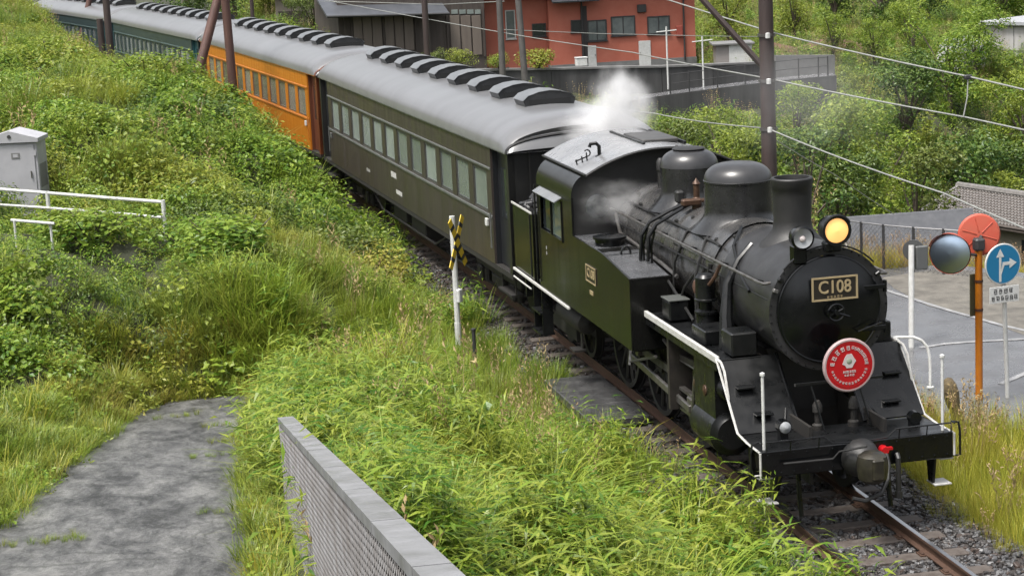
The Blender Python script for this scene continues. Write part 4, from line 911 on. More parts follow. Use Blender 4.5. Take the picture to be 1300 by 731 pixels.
# red house: right wing
zr = PX(790, 86, 110)[2]
H = Fac('red_house', 'long red rendered house above the dark retaining wall, several small windows', 'house', PX(699, 87, 110), PX(884, 83, 111.5))
W_, Dp, Hh = H.w, 7.5, 4.3
H.part('wall', MB().bb(0, W_, 0, Dp, -.6, Hh), redm)
H.part('plinth', MB().bb(-.03, W_+.03, -.04, Dp, -2.0, .16), concl)
H.part('wall', MB().bb(-5.9, -.003, .5, Dp, -.6, Hh), redm)
H.part('roof', MB().prism([(-.7, Hh), (Dp+.7, Hh), (Dp/2, Hh+1.9)], -6.3, W_+.5, 'x'), darkroof)
H.part('gutter', MB().tube([(-6.3, -.72, Hh-.02), (W_+.5, -.72, Hh-.02)], .06, 6), frm)
x0, x1, z0, z1 = H.px(697, 756, -3, 4); H.part('canopy', MB().slab((x0, -1.0, z1-.15), (x1, -1.0, z1-.15), (x1, -.01, z1+.1), (x0, -.01, z1+.1), .08), darkroof)
for q in ((726, 738, 27, 40, frm, glzd, 0), (747, 769, 27, 51, frm, glz, 1), (777, 805, 22, 44, frm, glz, 1), (823, 849, 22, 42, frm, glz, 1)): H.window(*q)
for q in ((645, 655, 15, 49, offw, glz, 0), (679, 694, 32, 46, frm, glzd, 0)):
    u0, u1, v0, v1, a_, b_, m_ = q; H.window(u0, u1, v0, v1, a_, b_, m_, .05); 
for o in [o for o in H.root.children if o.name.startswith('window')][-2:]: o.location.y = .5
dx0, dx1, dz0, dz1 = H.px(746.5, 757, 58, 85); d_ = H.part('door', MB().bb(dx0, dx1, -.05, -.005, dz0, dz1, .01), white); H.part('handle', MB().bb(dx1-.08, dx1-.05, -.08, -.05, (dz0+dz1)/2, (dz0+dz1)/2+.1), steel, d_)
dx0, dx1, dz0, dz1 = H.px(811, 826, 52, 85); d_ = H.part('white_door', MB().bb(dx0, dx1, -.06, -.005, dz0, dz1, .01), white); H.part('handle', MB().bb(dx0+.05, dx0+.08, -.09, -.06, (dz0+dz1)/2, (dz0+dz1)/2+.1), steel, d_)
dx0, dx1, dz0, dz1 = H.px(738, 746, 8, 86); H.part('dark_wall_strip', MB().bb(dx0, dx1, -.03, -.006, dz0, dz1), mat('wall_strip_dark', (.03, .025, .025), .7))  # flat dark strip on the wall face beside the downpipe
for u in (739, 868): a_ = H.at(u, 40)[0]; H.part('downpipe', MB().tube([(a_, -.09, 0), (a_, -.09, Hh-.1)], .05, 6), frm)
a_, b_ = H.at(814, 11); H.part('extractor_vent', MB().bb(a_-.25, a_+.25, -.18, -.005, b_-.22, b_+.22, .03), frm)
a_, b_ = H.at(862, 40); H.part('meter_box', MB().bb(a_-.18, a_+.18, -.16, -.005, b_-.3, b_+.3, .02), mat('meter_red', (.30, .06, .04), .6))
# shuttered shed joined on the left of the red house
slat = mat('weathered_shutter', (.13, .105, .088), .7, 0, (.18, .15, .125), 2, streak=True)
timb = mat('dark_timber', (.045, .035, .03), .75, 0, (.08, .065, .055), 4, streak=True)
S = Fac('shuttered_shed', 'long dark timber shed with tall pale brown shutters beside the red house', 'shed', PX(432, 66, 106), PX(618, 72, 108.5))
S.part('wall', MB().bb(0, S.w, .03, 6, -2, 3.0), timb)
for (u0, u1) in ((449, 460), (461, 472), (473, 485), (489, 500), (501.5, 512), (513.5, 525), (572, 584), (586, 598), (600, 611)):
    x0, x1, z0, z1 = S.px(u0, u1, 20, 64 if u0 < 550 else 70); p_ = S.part('shutter', MB().bb(x0, x1, -.03, .028, z0, z1, .01), slat)
for (u0, u1) in ((573, 581), (583, 591), (593, 601), (603, 610)):
    x0, x1, z0, z1 = S.px(u0, u1, 12.5, 18); S.part('transom_pane', MB().bb(x0, x1, -.02, .028, z0, z1), blind)
for u in (438, 446.5, 487, 528, 545, 568, 614):
    x0, x1, z0, z1 = S.px(u-1.2, u+1.2, 8, 72); S.part('timber_post', MB().bb(x0, x1, -.07, .02, z0, z1), timb)
x0, x1, z0, z1 = S.px(408, 562, 4, 17)
S.part('roof', MB().slab((x0, -1.3, z0+.1), (x1, -1.3, z0-.15), (x1, 5, z1+1.6), (x0, 5, z1+1.8), .12), mat('blue_grey_roof', (.05, .055, .064), .35, 0, (.085, .09, .1), 2))
S.part('gutter', MB().tube([(x0, -1.34, z0+.06), (x1, -1.34, z0-.18)], .06, 6), frm)
# beige house far left of the shed
Bh = Fac('beige_house', 'pale beige house with dark eaves behind the coaches, left of the shed', 'house', PX(352, 44, 122), PX(436, 44, 120))
Bh.part('wall', MB().bb(0, Bh.w, 0, 6, -2, 2.4), mat('beige_render', (.24, .205, .165), .75, 0, (.29, .25, .21), 1.5))
Bh.part('roof', MB().prism([(-.8, 2.4), (6.8, 2.4), (3, 4)], -.4, Bh.w+.4, 'x'), darkroof)
Bh.part('dark_panel', MB().bb(.2, 2.2, -.05, -.005, -.5, 1.4), timb)
# far white building
Wb = Fac('white_building', 'flat-roofed weathered white building behind the leafy trees', 'building', PX(1249, 79, 126), PX(1345, 84, 122))
Wb.part('wall', MB().bb(0, Wb.w, 0, 6, 0, 2.35), mat('stained_white_wall', (.42, .415, .42), .7, 0, (.28, .265, .25), 1.1, streak=True))
Wb.part('foundation', MB().bb(-.05, Wb.w+.05, -.05, 6, -3, .0), concd)
Wb.part('roof', MB().bb(-.25, Wb.w+.2, -.3, 6.3, 2.353, 2.6, .02), mat('pale_roof_edge', (.32, .33, .35), .5))
for x in (2.2, 4.2): Wb.part('wall_joint', MB().bb(x, x+.05, -.02, .0, 0, 2.35), concl)
Wb.part('wall_rail', MB().bb(0, Wb.w, -.03, 0, .75, .80), concl)
Hh_ = Fac('white_shed', 'small curved white shed half hidden behind a leafy tree', 'shed', PX(1190, 92, 118), PX(1222, 94, 117))
Hh_.part('wall', MB().prism([(0, -2), (1.7, -2), (1.7, 1.0), (1.5, 1.6), (1.1, 1.95), (.5, 1.95), (.15, 1.6), (0, 1.0)], 0, 3, 'y'), white)
Hh_.part('door', MB().bb(.5, 1.1, -.03, -.004, -.3, 1.1), glzd)
# small white block shed on the terrace
Cb = Fac('block_shed', 'small white concrete block shed with flat lid at the end of the terrace', 'shed', PX(926, 82, 108), PX(955, 82, 108))
Cb.part('wall', MB().bb(0, Cb.w, 0, 1.8, -.5, 1.05), white); Cb.part('lid', MB().bb(-.9, Cb.w+.15, -.15, 2, 1.053, 1.15, .01), concl)
Cb.part('grey_side', MB().bb(-.7, -.003, .05, 1.7, -.5, 1.05), mat('shed_grey', (.25, .23, .22), .7))
# ---- retaining wall under the terrace
RW = thing('terrace_wall', 'long dark stained concrete retaining wall below the red house', 'wall', tuple(PX(700, 125, 103.5)))
ro_ = Vector(RW.location)
top = [PX(440, 92, 101), PX(556, 91, 102.5), PX(628, 90, 103), PX(700, 89, 103.5), PX(772, 87, 104), PX(840, 86, 104.4), PX(905, 83.5, 105), PX(965, 81, 106)]
for a_, b_ in zip(top[:-1], top[1:]):
    a_, b_ = Vector(a_)-ro_, Vector(b_)-ro_; d = (b_-a_); n = Vector((-d.y, d.x, 0)).normalized()*.35; dn = Vector((0, 0, -3.6)); g_ = d.normalized()*.012
    m = MB(); m.v = [tuple(p) for p in (a_+g_, b_-g_, b_-g_+n, a_+g_+n, a_+g_+dn, b_-g_+dn, b_-g_+n+dn, a_+g_+n+dn)]; m.f = [(0, 1, 2, 3), (7, 6, 5, 4), (0, 4, 5, 1), (1, 5, 6, 2), (2, 6, 7, 3), (3, 7, 4, 0)]
    m.build('wall_panel', concd, RW)
    c_ = MB(); up = Vector((0, 0, .1)); o_ = -n*.25
    c_.v = [tuple(p) for p in (a_+o_, b_+o_, b_+n*1.2, a_+n*1.2, a_+o_+up, b_+o_+up, b_+n*1.2+up, a_+n*1.2+up)]; c_.f = [(4, 5, 6, 7), (3, 2, 1, 0), (0, 1, 5, 4), (1, 2, 6, 5), (2, 3, 7, 6), (3, 0, 4, 7)]
    for i in range(8): c_.v[i] = (c_.v[i][0], c_.v[i][1], c_.v[i][2]+.003)
    c_.build('coping', concl, RW)
# ---- ramp road with railing
near = [PX(800, 131, 99), PX(845, 124, 99.6), PX(905, 116, 100.3), PX(965, 108.5, 101), PX(1015, 103, 102), PX(1062, 99, 103)]
RP = thing('ramp_road', 'ramp', 'ramp', tuple(near[2])); del RP['label']; del RP['category']; RP['kind'] = 'structure'; ro_ = Vector(RP.location)
m = MB(); s_ = MB()
for p in near:
    p = Vector(p)-ro_; bk = Vector((1.0, 3.0, 0)); m.v += [tuple(p), tuple(p+bk)]; s_.v += [tuple(p+Vector((0, 0, .12))), tuple(p+Vector((0, 0, -1.5))), tuple(p+Vector((.05, .22, .12))), tuple(p+Vector((.05, .22, -2.4)))]
m.f = [(2*i, 2*i+2, 2*i+3, 2*i+1) for i in range(len(near)-1)]
s_.f = [q for i in range(len(near)-1) for q in ((4*i, 4*i+1, 4*i+5, 4*i+4), (4*i, 4*i+4, 4*i+6, 4*i+2), (4*i+2, 4*i+6, 4*i+7, 4*i+3))]
m.build('ramp_surface', mat('wet_ramp', (.12, .12, .125), .22, 0, (.17, .17, .175), 2, rvar=.1), RP, recalc=False); s_.build('ramp_wall', concd, RP)
bwall = MB(); a_, b_ = Vector(PX(985, 91, 105))-ro_, Vector(PX(1060, 88, 106))-ro_
bwall.v = [tuple(p) for p in (a_, b_, b_+Vector((0, 0, .75)), a_+Vector((0, 0, .85)))]; bwall = MB().slab(a_+Vector((0, 0, -1)), b_+Vector((0, 0, -1)), b_+Vector((0, 0, .75)), a_+Vector((0, 0, .85)), .25)
tag(bwall.build('grey_concrete_wall', concl, RP))
FN = thing('ramp_railing', 'dark metal railing with thin posts along the wet ramp road', 'railing', tuple(near[0])); ro_ = Vector(FN.location)
postm = mat('dark_rail_post', (.03, .03, .032), .5)
def on_ramp(u):
    us = [800, 845, 905, 965, 1015, 1062]; P_ = np.array(near); return Vector([np.interp(u, us, P_[:, i]) for i in range(3)])
tops = []
for u in (852, 876, 912, 947, 985, 1015, 1040, 1052):
    b_ = on_ramp(u)-ro_+Vector((0, .1, .1)); MB().tube([b_, b_+Vector((0, 0, 1.05))], .035, 6).build('post', postm, FN); tops.append(b_)
for h in (1.0, .55):
    MB().tube([t_+Vector((0, 0, h)) for t_ in tops], .018, 5).build('rail', postm, FN)
# laundry poles on the terrace
for u, v0, v1 in ((848, 36, 104), (893, 48, 104)):
    b_ = PX(u, v1, 103); T = thing('white_pole', 'thin white metal pole with cross arm before the white door of the red house' if u < 870 else 'thin white metal pole with cross arm between the red house and the block shed', 'pole', tuple(b_), 0, 'white poles by the wall')
    h = (v1-v0)/FPX*103/.98; MB().tube([(0, 0, -.4), (0, 0, h)], .045, 8).build('shaft', white, T); MB().tube([(-.55, 0, h-.25), (.55, 0, h-.2)], .03, 6).build('cross_arm', white, T)
b_ = PX(738, 84, 104.3); Bx = thing('white_crate', 'small white box lying on the retaining wall coping', 'box', tuple(b_))
MB().bb(-.3, .3, -.2, .2, 0, .42, .03).build('crate_body', white, Bx); MB().bb(-.32, .32, -.22, .22, .42, .47, .01).build('crate_lid', white, Bx)
# ---- two roofs below the road
def roofhouse(name, label, RL, EL, ridge_len, tilem, wallm, tile, tw, verge_white=False):
    RL, EL = Vector(RL), Vector(EL); return RL, EL
tilem = mat('grey_kawara', (.12, .115, .11), .4, 0, (.22, .205, .195), 5, rvar=.12)
cream = mat('cream_wall', (.34, .31, .25), .7, 0, (.28, .25, .2), 2)
zr_, ze_ = -5.9, -6.85
RL, EL = Vector(GZ(1219, 238, zr_)), Vector(GZ(1160, 271, ze_)); RR = Vector(GZ(1330, 254, zr_)); rd = (RR-RL).normalized()
dn = EL-RL; dn = dn-rd*dn.dot(rd); slope_len = dn.length; dn.normalize(); nrm = rd.cross(dn).normalized(); nrm = nrm if nrm.z > 0 else -nrm
TH = thing('tiled_house', 'house with grey curved roof tiles and cream wall beyond the road', 'house', tuple(RL+Vector((0, 0, -5)))); o_ = Vector(TH.location)
LEN = 13.
MB().slab(RL-o_-nrm*.04, RL-o_-nrm*.04+rd*LEN, RL-o_-nrm*.04+rd*LEN+dn*slope_len, RL-o_-nrm*.04+dn*slope_len, .12).build('roof_deck', timb, TH)
back = Vector((-dn.x, -dn.y, dn.z)).normalized()
MB().slab(RL-o_, RL-o_+back*slope_len, RL-o_+back*slope_len+rd*LEN, RL-o_+rd*LEN, .12).build('roof_back', tilem, TH)
tl = MB(); TW = .2; nc, nr = int(LEN/TW), int(slope_len/TW)
for i in range(nc):
    for j in range(nr):
        o2 = RL-o_+rd*(i*TW)+dn*(j*TW)+nrm*.005; pts = []
        for (fx, hz) in ((0, .0), (.2, .055), (.45, .075), (.7, .045), (1.0, -.005)): pts.append((fx, hz))
        vs = [o2+rd*(fx*TW)+nrm*hz for fx, hz in pts]+[o2+rd*(fx*TW)+dn*(TW*1.1)+nrm*(hz+.05) for fx, hz in pts]+[o2+rd*(fx*TW)+dn*(TW*1.1)+nrm*(hz+.01) for fx, hz in pts]
        tl.add(vs, [(k, k+1, 6+k, 5+k) for k in range(4)]+[(5+k, 6+k, 11+k, 10+k) for k in range(4)])
tag(tl.build('roof_tiles', tilem, TH, smooth=30, recalc=False), kind='stuff')
MB().tube([RL-o_+nrm*.1-rd*.1, RL-o_+nrm*.1+rd*LEN], .17, 8).build('ridge_tiles', tilem, TH)
MB().tube([RL-o_+nrm*.08, RL-o_+nrm*.08+dn*slope_len], .11, 8).build('verge_tiles', tilem, TH)
w0 = RL-o_+dn*(slope_len-.5)-Vector((0, 0, .15)); wn = Vector((dn.x, dn.y, 0)).normalized()
MB().slab(w0+Vector((0, 0, -4)), w0+rd*LEN+Vector((0, 0, -4)), w0+rd*LEN, w0, .2).build('front_wall', cream, TH)
bk0 = w0-wn*(2*slope_len*.87); MB().slab(bk0+Vector((0, 0, -4)), w0+Vector((0, 0, -4)), w0, bk0, .2).build('gable_wall', cream, TH)
fx = w0+rd*6+wn*.03
wf_ = MB().slab(fx+Vector((0, 0, -1.6)), fx+rd*1.6+Vector((0, 0, -1.6)), fx+rd*1.6+Vector((0, 0, -.5)), fx+Vector((0, 0, -.5)), .04).build('window', glzd, TH)
MB().slab(w0-Vector((0, 0, .02))-wn*.0, w0+rd*LEN-Vector((0, 0, .02)), w0+rd*LEN+wn*.5-Vector((0, 0, .12)), w0+wn*.5-Vector((0, 0, .12)), .05).build('eave_board', timb, TH)
# grey sheet-metal roof nearer
zr_ = -2.5
R1, R2 = Vector(GZ(1071, 278, zr_)), Vector(GZ(1226, 267, zr_)); rd = (R2-R1).normalized(); LEN = (R2-R1).length
E1 = Vector(GZ(1122, 352, zr_-1.75)); dn = E1-R1; side_shift = rd*dn.dot(rd); dn2 = dn-side_shift
MH = thing('metal_roof_house', 'low house under a ribbed grey sheet roof behind the wire fence', 'house', tuple(R1+Vector((0, 0, -4.5)))); o_ = Vector(MH.location)
sheetm = mat('grey_sheet_roof', (.085, .088, .098), .4, 0, (.125, .128, .138), 4, rvar=.1)
a_ = R1-o_; nrm = rd.cross(dn2).normalized(); nrm = nrm if nrm.z > 0 else -nrm
dl = dn2*1.25
MB().slab(a_, a_+rd*(LEN+.2), a_+rd*(LEN+.2)+dl, a_+dl, .08).build('roof_sheet', sheetm, MH)
nr = 24
for j in range(nr):
    p_ = a_+dl*((j+.5)/nr)+nrm*.008; MB().tube([p_, p_+rd*(LEN+.2)], .045, 4, False).build('roof_batten', sheetm, MH)
b2 = Vector((-dl.x, -dl.y, dl.z)); MB().slab(a_, a_+b2, a_+b2+rd*LEN, a_+rd*LEN, .08).build('roof_back', sheetm, MH)
MB().tube([a_+nrm*.03, a_+rd*(LEN+.2)+nrm*.03], .06, 6).build('ridge_cap', sheetm, MH)
g0 = a_+dl*.93+rd*.15; g1 = a_+b2*.93+rd*.15; ap_ = a_+rd*.15-Vector((0, 0, .12)); dz = Vector((0, 0, -2.6))
gm_ = MB(); gm_.v = [tuple(p) for p in (g0, ap_, g1, g1+dz, g0+dz, g0+rd*.15, ap_+rd*.15, g1+rd*.15, g1+dz+rd*.15, g0+dz+rd*.15)]; gm_.f = [(0, 1, 2, 3, 4), (9, 8, 7, 6, 5)]; gm_.build('gable_wall', white, MH)
MB().slab(g0+dz, g0+dz+rd*LEN, g0+rd*LEN-Vector((0, 0, .1)), g0-Vector((0, 0, .1)), .15).build('front_wall', concl, MH)
MB().slab(a_-rd*.02+Vector((0, 0, -.02)), a_-rd*.02+dl+Vector((0, 0, -.02)), a_-rd*.02+dl+Vector((0, 0, -.16)), a_-rd*.02+Vector((0, 0, -.16)), .05).build('barge_board', white, MH)
# ---- wire fence at the far edge of the road
FE = thing('wire_fence', 'low chain-link fence with thin dark posts along the far edge of the road', 'fence', tuple(GZ(1122, 347, -.55))); o_ = Vector(FE.location)
fp = [Vector(GZ(u, v, -.55))-o_ for u, v in ((1066, 338), (1094, 343), (1122, 347), (1160, 351), (1198, 354), (1240, 358))]
galv = mat('dull_galvanised', (.20, .20, .205), .5, .4)
for p in fp: MB().tube([p, p+Vector((0, 0, 1.05))], .03, 6).build('post', postm, FE)
MB().tube([p+Vector((0, 0, 1.03)) for p in fp], .018, 5).build('top_rail', galv, FE)
nm = MB()
for p, q in zip(fp[:-1], fp[1:]):
    d = q-p; L_ = d.length; d.normalize(); k = -1.
    while k < L_:
        for sg in (0, 1):
            s0, s1 = (k, k+1.0) if sg == 0 else (k+1.0, k); z0, z1 = 0., 1.0
            if min(s0, s1) < 0 or max(s0, s1) > L_:
                ca, cb = max(0, min(L_, s0)), max(0, min(L_, s1)); z0, z1 = abs(ca-s0), 1-abs(cb-s1); s0, s1 = ca, cb
            if z1 > z0: nm.tube([p+d*s0+Vector((0, 0, z0)), p+d*s1+Vector((0, 0, z1))], .004, 3, False)
        k += .11
tag(nm.build('chain_link', galv, FE, smooth=0, recalc=False), kind='stuff')
# ================================================================== road furniture
orange = mat('orange_enamel', (.42, .14, .006), .4, 0, (.34, .10, .01), 6)
redback = mat('faded_red_back', (.44, .06, .032), .55, 0, (.38, .085, .046), 3)
mirm = mat('mirror_glass', (.62, .76, .92), .32, 1.)
b_ = GZ(1243, 505, -.43); MR = thing('traffic_mirror', 'double convex traffic mirror on an orange post beside the road', 'traffic mirror', tuple(b_)); DM = 30.2; o_ = Vector(b_)
MB().tube([(0, 0, -.2), (0, 0, 2.42)], .058, 14).build('post', orange, MR)
for z in (1.4, 1.85): MB().lathe([(.062, -.02), (.066, -.02), (.066, .02), (.062, .02)], 14, (0, 0, z)).build('clamp_band', mat('dark_band', (.06, .02, .01), .5), MR)
def disc(name, center, facing, prof, m, par, n=36):
    q = Vector(facing).to_track_quat('Z', 'Y').to_matrix().to_4x4(); mm = MB().lathe(prof, n); mm2 = MB().merge(mm, Matrix.Translation(center)@q); return mm2.build(name, m, par)
c1 = Vector(PX(1243, 298, DM+.25))-o_
fb = Vector((.25, .95, -.12))
m1 = disc('mirror_back', c1, fb, [(.325, .03), (.325, -.0), (.30, -.03), (.15, -.045), (0, -.05)], redback, MR)
disc('mirror_face', c1, fb, [(.32, .03), (.2, .07), (0, .09)], mirm, m1)
q_ = Vector(fb).to_track_quat('Z', 'Y').to_matrix()
for k in range(6):
    a = k*PI/3+.3; MB().tube([c1+q_@Vector((.05*math.cos(a), .05*math.sin(a), -.052)), c1+q_@Vector((.27*math.cos(a), .27*math.sin(a), -.036))], .010, 5).build('rib', mat('rib_red', (.38, .06, .03), .6), m1)
c2 = Vector(PX(1206, 322, DM-.3))-o_; fc = Vector((-.62, -.85, -.02))
m2 = disc('mirror_back', c2, fc, [(.315, .0), (.3, -.06), (.15, -.10), (0, -.11)], redback, MR)
disc('mirror_face', c2, fc, [(.30, .0), (.2, .035), (.1, .052), (0, .058)], mirm, m2); 
q2 = fc.to_track_quat('Z', 'Y').to_matrix(); upv = q2.inverted()@Vector((0, 0, 1)); ua = math.atan2(upv.y, upv.x)
vs = []; nA = 20
for k in range(nA+1):
    a = ua-1.25+2.5*k/nA; w_ = .13*math.cos((k/nA-.5)*PI*.95)+.01
    vs += [c2+q2@Vector((.318*math.cos(a), .318*math.sin(a), -.01)), c2+q2@Vector((.335*math.cos(a), .335*math.sin(a), w_))]
hm_ = MB(); hm_.add(vs, [(2*k, 2*k+1, 2*k+3, 2*k+2) for k in range(nA)]); hm_.build('mirror_hood', redback, m2, recalc=False)
MB().tube([(0, 0, 2.38), (.02, .1, 2.42), tuple(c1+Vector((0, -.1, 0)))], .03, 6).box((0, 0, 2.42), (.16, .16, .2), None, .03).build('bracket', postm, MR)
MB().tube([(0, 0, 2.25), tuple(c2-fc.normalized()*.1)], .025, 6).build('bracket', postm, MR)
bd = MB().box((.0, .09, 1.62), (.24, .02, .66), Matrix.Rotation(.25, 3, 'Z')).build('caution_board', mat('board_back', (.07, .065, .03), .6), MR)
# blue direction sign
blue = mat('blue_sign', (.01, .15, .30), .35)
b_ = GZ(1280, 502, -.43); SG = thing('direction_sign', 'round blue sign with white arrows over a small white plate on a white post', 'road sign', tuple(b_)); o_ = Vector(b_)
cS = Vector(PX(1273, 335, 30.1))-o_; cT = Vector(PX(1275, 373.5, 30.1))-o_
MB().tube([(0, 0, -.3), tuple(Vector((cS.x, cS.y, cS.z+.2))+Vector((.02, .05, 0)))], .035, 12).build('post', white, SG)
fs_ = Vector((.12, -.99, 0)); qs = fs_.to_track_quat('Z', 'Y').to_matrix().to_4x4()
TS = Matrix.Translation(cS)@Matrix.Rotation(math.atan2(fs_.y, fs_.x)+PI/2, 4, 'Z')@Matrix.Rotation(PI/2, 4, 'X')   # x right, y up, z to viewer
sgd = MB().merge(MB().lathe([(0, .012), (.31, .012), (.315, .005), (.315, -.01), (0, -.012)], 44), TS).build('sign_disc', white, SG)
MB().merge(MB().lathe([(0, .0145), (.295, .0145), (.295, .0125)], 44), TS).build('blue_face', blue, sgd)
ar = MB(); zt = (.016, .018)
ar.prism([(-.075, -.27), (-.035, -.27), (-.035, .12), (-.075, .12)], *zt, axis='z').prism([(-.125, .11), (.015, .11), (-.055, .24)], *zt, axis='z')
ar.prism([(-.035, -.16), (.02, -.02), (.12, -.02), (.12, .03), (-.01, .03), (-.034, -.08)], .0162, .0182, axis='z').prism([(.11, -.075), (.11, .085), (.235, .005)], *zt, axis='z')
MB().merge(ar, TS).build('white_arrows', white, sgd, smooth=0)
TT = Matrix.Translation(cT)@Matrix.Rotation(math.atan2(fs_.y, fs_.x)+PI/2, 4, 'Z')@Matrix.Rotation(PI/2, 4, 'X')
p2 = MB().merge(MB().box((0, 0, 0), (.52, .25, .012), None, .003), TT).build('text_plate', white, SG)
gm = MB(); rg = random.Random(21)
for k in range(4): glyph(gm, TT@Matrix.Translation((-.16+.09*k, .055, .0085)), .075, rg)
for k in range(6): glyph(gm, TT@Matrix.Translation((-.2+.08*k, -.055, .0085)), .07, rg)
gm.build('plate_lettering', postm, p2, smooth=0)
# white post with round grey plate seen from behind, hoop barrier
b_ = GZ(1157, 441, -.45); WP = thing('white_sign_post', 'white post carrying a round grey sign plate seen from behind', 'sign post', tuple(b_)); o_ = Vector(b_); Dq = float((b_-CAM)@CF)
MB().tube([(0, 0, -.2), tuple(Vector(PX(1157, 311, Dq))-o_)], .05, 10).build('post', white, WP)
cc = Vector(PX(1160, 318, Dq+.12))-o_
sp_ = disc('sign_plate', cc, (.5, .85, 0), [(0, .01), (.19, .01), (.19, -.01), (0, -.012)], mat('plate_back_grey', (.08, .083, .085), .5, .2), WP)
MB().box(tuple(cc+Vector((.1, -.1, -.12))), (.22, .08, .42), None, .02).build('relay_box', mat('box_grey', (.10, .105, .105), .5), WP)
b_ = GZ(1181, 492, -.43); HB = thing('hoop_barrier', 'bent white steel pipe barrier standing in the grass by the engine', 'barrier', tuple(b_)); Dq = float((b_-CAM)@CF)
MB().tube([(0, 0, -.2)]+[tuple(Vector(PX(u, v, Dq))-Vector(b_)) for u, v in ((1181, 470), (1180, 452), (1177, 440), (1170, 432), (1160, 428), (1140, 428), (1122, 430))], .025, 8).build('pipe', white, HB)
MB().lathe([(.06, 0), (.06, .02), (.03, .03)], 12).build('base_flange', white, HB)
# weathered brown stump
b_ = GZ(1212, 522, -.25); ST = thing('wooden_stump', 'dark weathered wooden stump standing in the yellow grass beside the beam', 'stump', tuple(b_))
stm = mat('weathered_wood', (.07, .05, .03), .85, 0, (.17, .13, .06), 14, bump=.8, bscale=20)
MB().lathe([(.07, -.3), (.075, 0), (.10, .12), (.12, .28), (.105, .42), (.06, .52), (0, .55)], 12).build('trunk', stm, ST, smooth=60).rotation_euler = (.05, -.22, 0)
MB().tube([(.02, 0, .1), (.05, -.05, .0), (.1, -.08, -.12)], [.04, .03, .02], 6).build('root', stm, ST)
# ================================================================== left side: crossbuck, stake, cabinet, barrier
yel = mat('yellow_board', (.66, .46, .03), .45)
b_ = (-2.37, 12.36, gz(-2.37, 12.36)); XB = thing('crossing_sign', 'white post with yellow and black railway crossing boards beside the track', 'crossing sign', b_, math.radians(52))
MB().tube([(0, 0, -.3), (0, 0, 2.18-b_[2])], .05, 10).build('post', white, XB)
zc = 1.72-b_[2]
for k, sg in enumerate((-1, 1)):
    Rm = Matrix.Rotation(sg*PI*.32, 3, 'Y'); y = -.065-.02*k
    bd_ = MB(); bd_.box((0, 0, 0), (1.0, .016, .13), None, .002); bo_ = MB().merge(bd_, Matrix.Translation((0, y, zc))@Rm.to_4x4()).build('cross_board', yel, XB)
    for q in (-.33, -.11, .11, .33):
        if abs(q) < .2 and k == 1 and False: continue
        st_ = MB(); st_.box((q, 0, 0), (.075, .019, .132)); MB().merge(st_, Matrix.Translation((0, y, zc))@Rm.to_4x4()).build('black_band', postm, bo_)
MB().bb(-.10, .03, -.12, -.045, 1.12, 1.36, .02).build('bell_box', white, XB)
MB().tube([(0, 0, .35), (0, 0, .75)], .058, 10).build('sleeve', white, XB)
sk = thing('black_stake', 'thin black stake standing in the grass beside the crossing sign', 'stake', (-2.42, 10.7, gz(-2.42, 10.7)))
MB().tube([(0, 0, -.2), (0, 0, .92)], .032, 8).build('shaft', postm, sk); MB().lathe([(.04, .92), (.04, .95), (0, .96)], 8).build('cap', postm, sk)
cabm = mat('cabinet_grey', (.37, .37, .395), .45, 0, (.30, .30, .32), 2, rvar=.1)
C0 = PX(21, 264, 42); CB_ = thing('relay_cabinet', 'pale grey trackside cabinet with a low gabled lid behind the white barrier', 'cabinet', tuple(C0), -.24)
MB().bb(-.55, .55, 0, .75, -.3, 1.38, .012).build('cabinet_body', cabm, CB_)
MB().prism([(-.60, 1.39), (.60, 1.39), (.60, 1.47), (0, 1.64), (-.60, 1.47)], -.07, .82, 'y').build('gabled_lid', cabm, CB_)
dr = MB().bb(-.53, .49, -.025, -.003, -.02, 1.33, .008).build('door', cabm, CB_); MB().bb(.0, .18, -.035, -.026, 1.05, 1.17).build('name_plate', concl, dr)
MB().bb(.04, .14, -.04, -.0355, 1.075, 1.145).build('plate_panel', cabm, dr); MB().tube([(.40, -.05, .62), (.40, -.05, .78)], .014, 6).build('handle', steel, dr)
MB().lathe([(0, -.085), (.04, -.085), (.04, -.071)], 10, (0, 0, 1.52), 'y').build('lid_latch', postm, CB_)
for z in (.25, 1.1): MB().bb(.485, .53, -.04, -.026, z, z+.12).build('hinge', cabm, dr)
MB().bb(.551, .556, .1, .65, .4, .9).build('side_louvre', concl, CB_)
def barr(px, D, r, nm, par, o): MB().tube([Vector(PX(u, v, D+dd))-o for u, v, dd in px], r, 8).build(nm, white, par)
b_ = PX(207, 280, 37.5); WB = thing('white_barrier', 'white painted pipe barrier with two rails in front of the grey cabinet', 'barrier', tuple(b_)); o_ = Vector(b_)
barr([(207, 256.5, 0), (140, 251.5, .6), (60, 245, 1.2), (-30, 238, 2)], 37.5, .032, 'top_rail', WB, o_)
barr([(205, 276, 0), (140, 270, .6), (60, 264, 1.2), (-30, 258, 2)], 37.5, .026, 'lower_rail', WB, o_)
for u, v, dd in ((207, 256, 0), (60, 245, 1.2), (-28, 238, 2)): 
    p_ = Vector(PX(u, v, 37.5+dd))-o_; MB().tube([p_+Vector((0, 0, .03)), p_+Vector((0, 0, -.75))], .04, 8).build('post', white, WB)
b_ = PX(42, 290, 36); W2_ = thing('short_white_rail', 'short low white rail in the weeds in front of the barrier', 'rail', tuple(b_)); o_ = Vector(b_)
barr([(14, 279.5, .1), (69, 284, 0)], 36, .028, 'rail', W2_, o_)
for u, v in ((18, 280), (64, 283.5)): p_ = Vector(PX(u, v, 36.05))-o_; MB().tube([p_, p_+Vector((0, 0, -.5))], .025, 6).build('post', white, W2_)
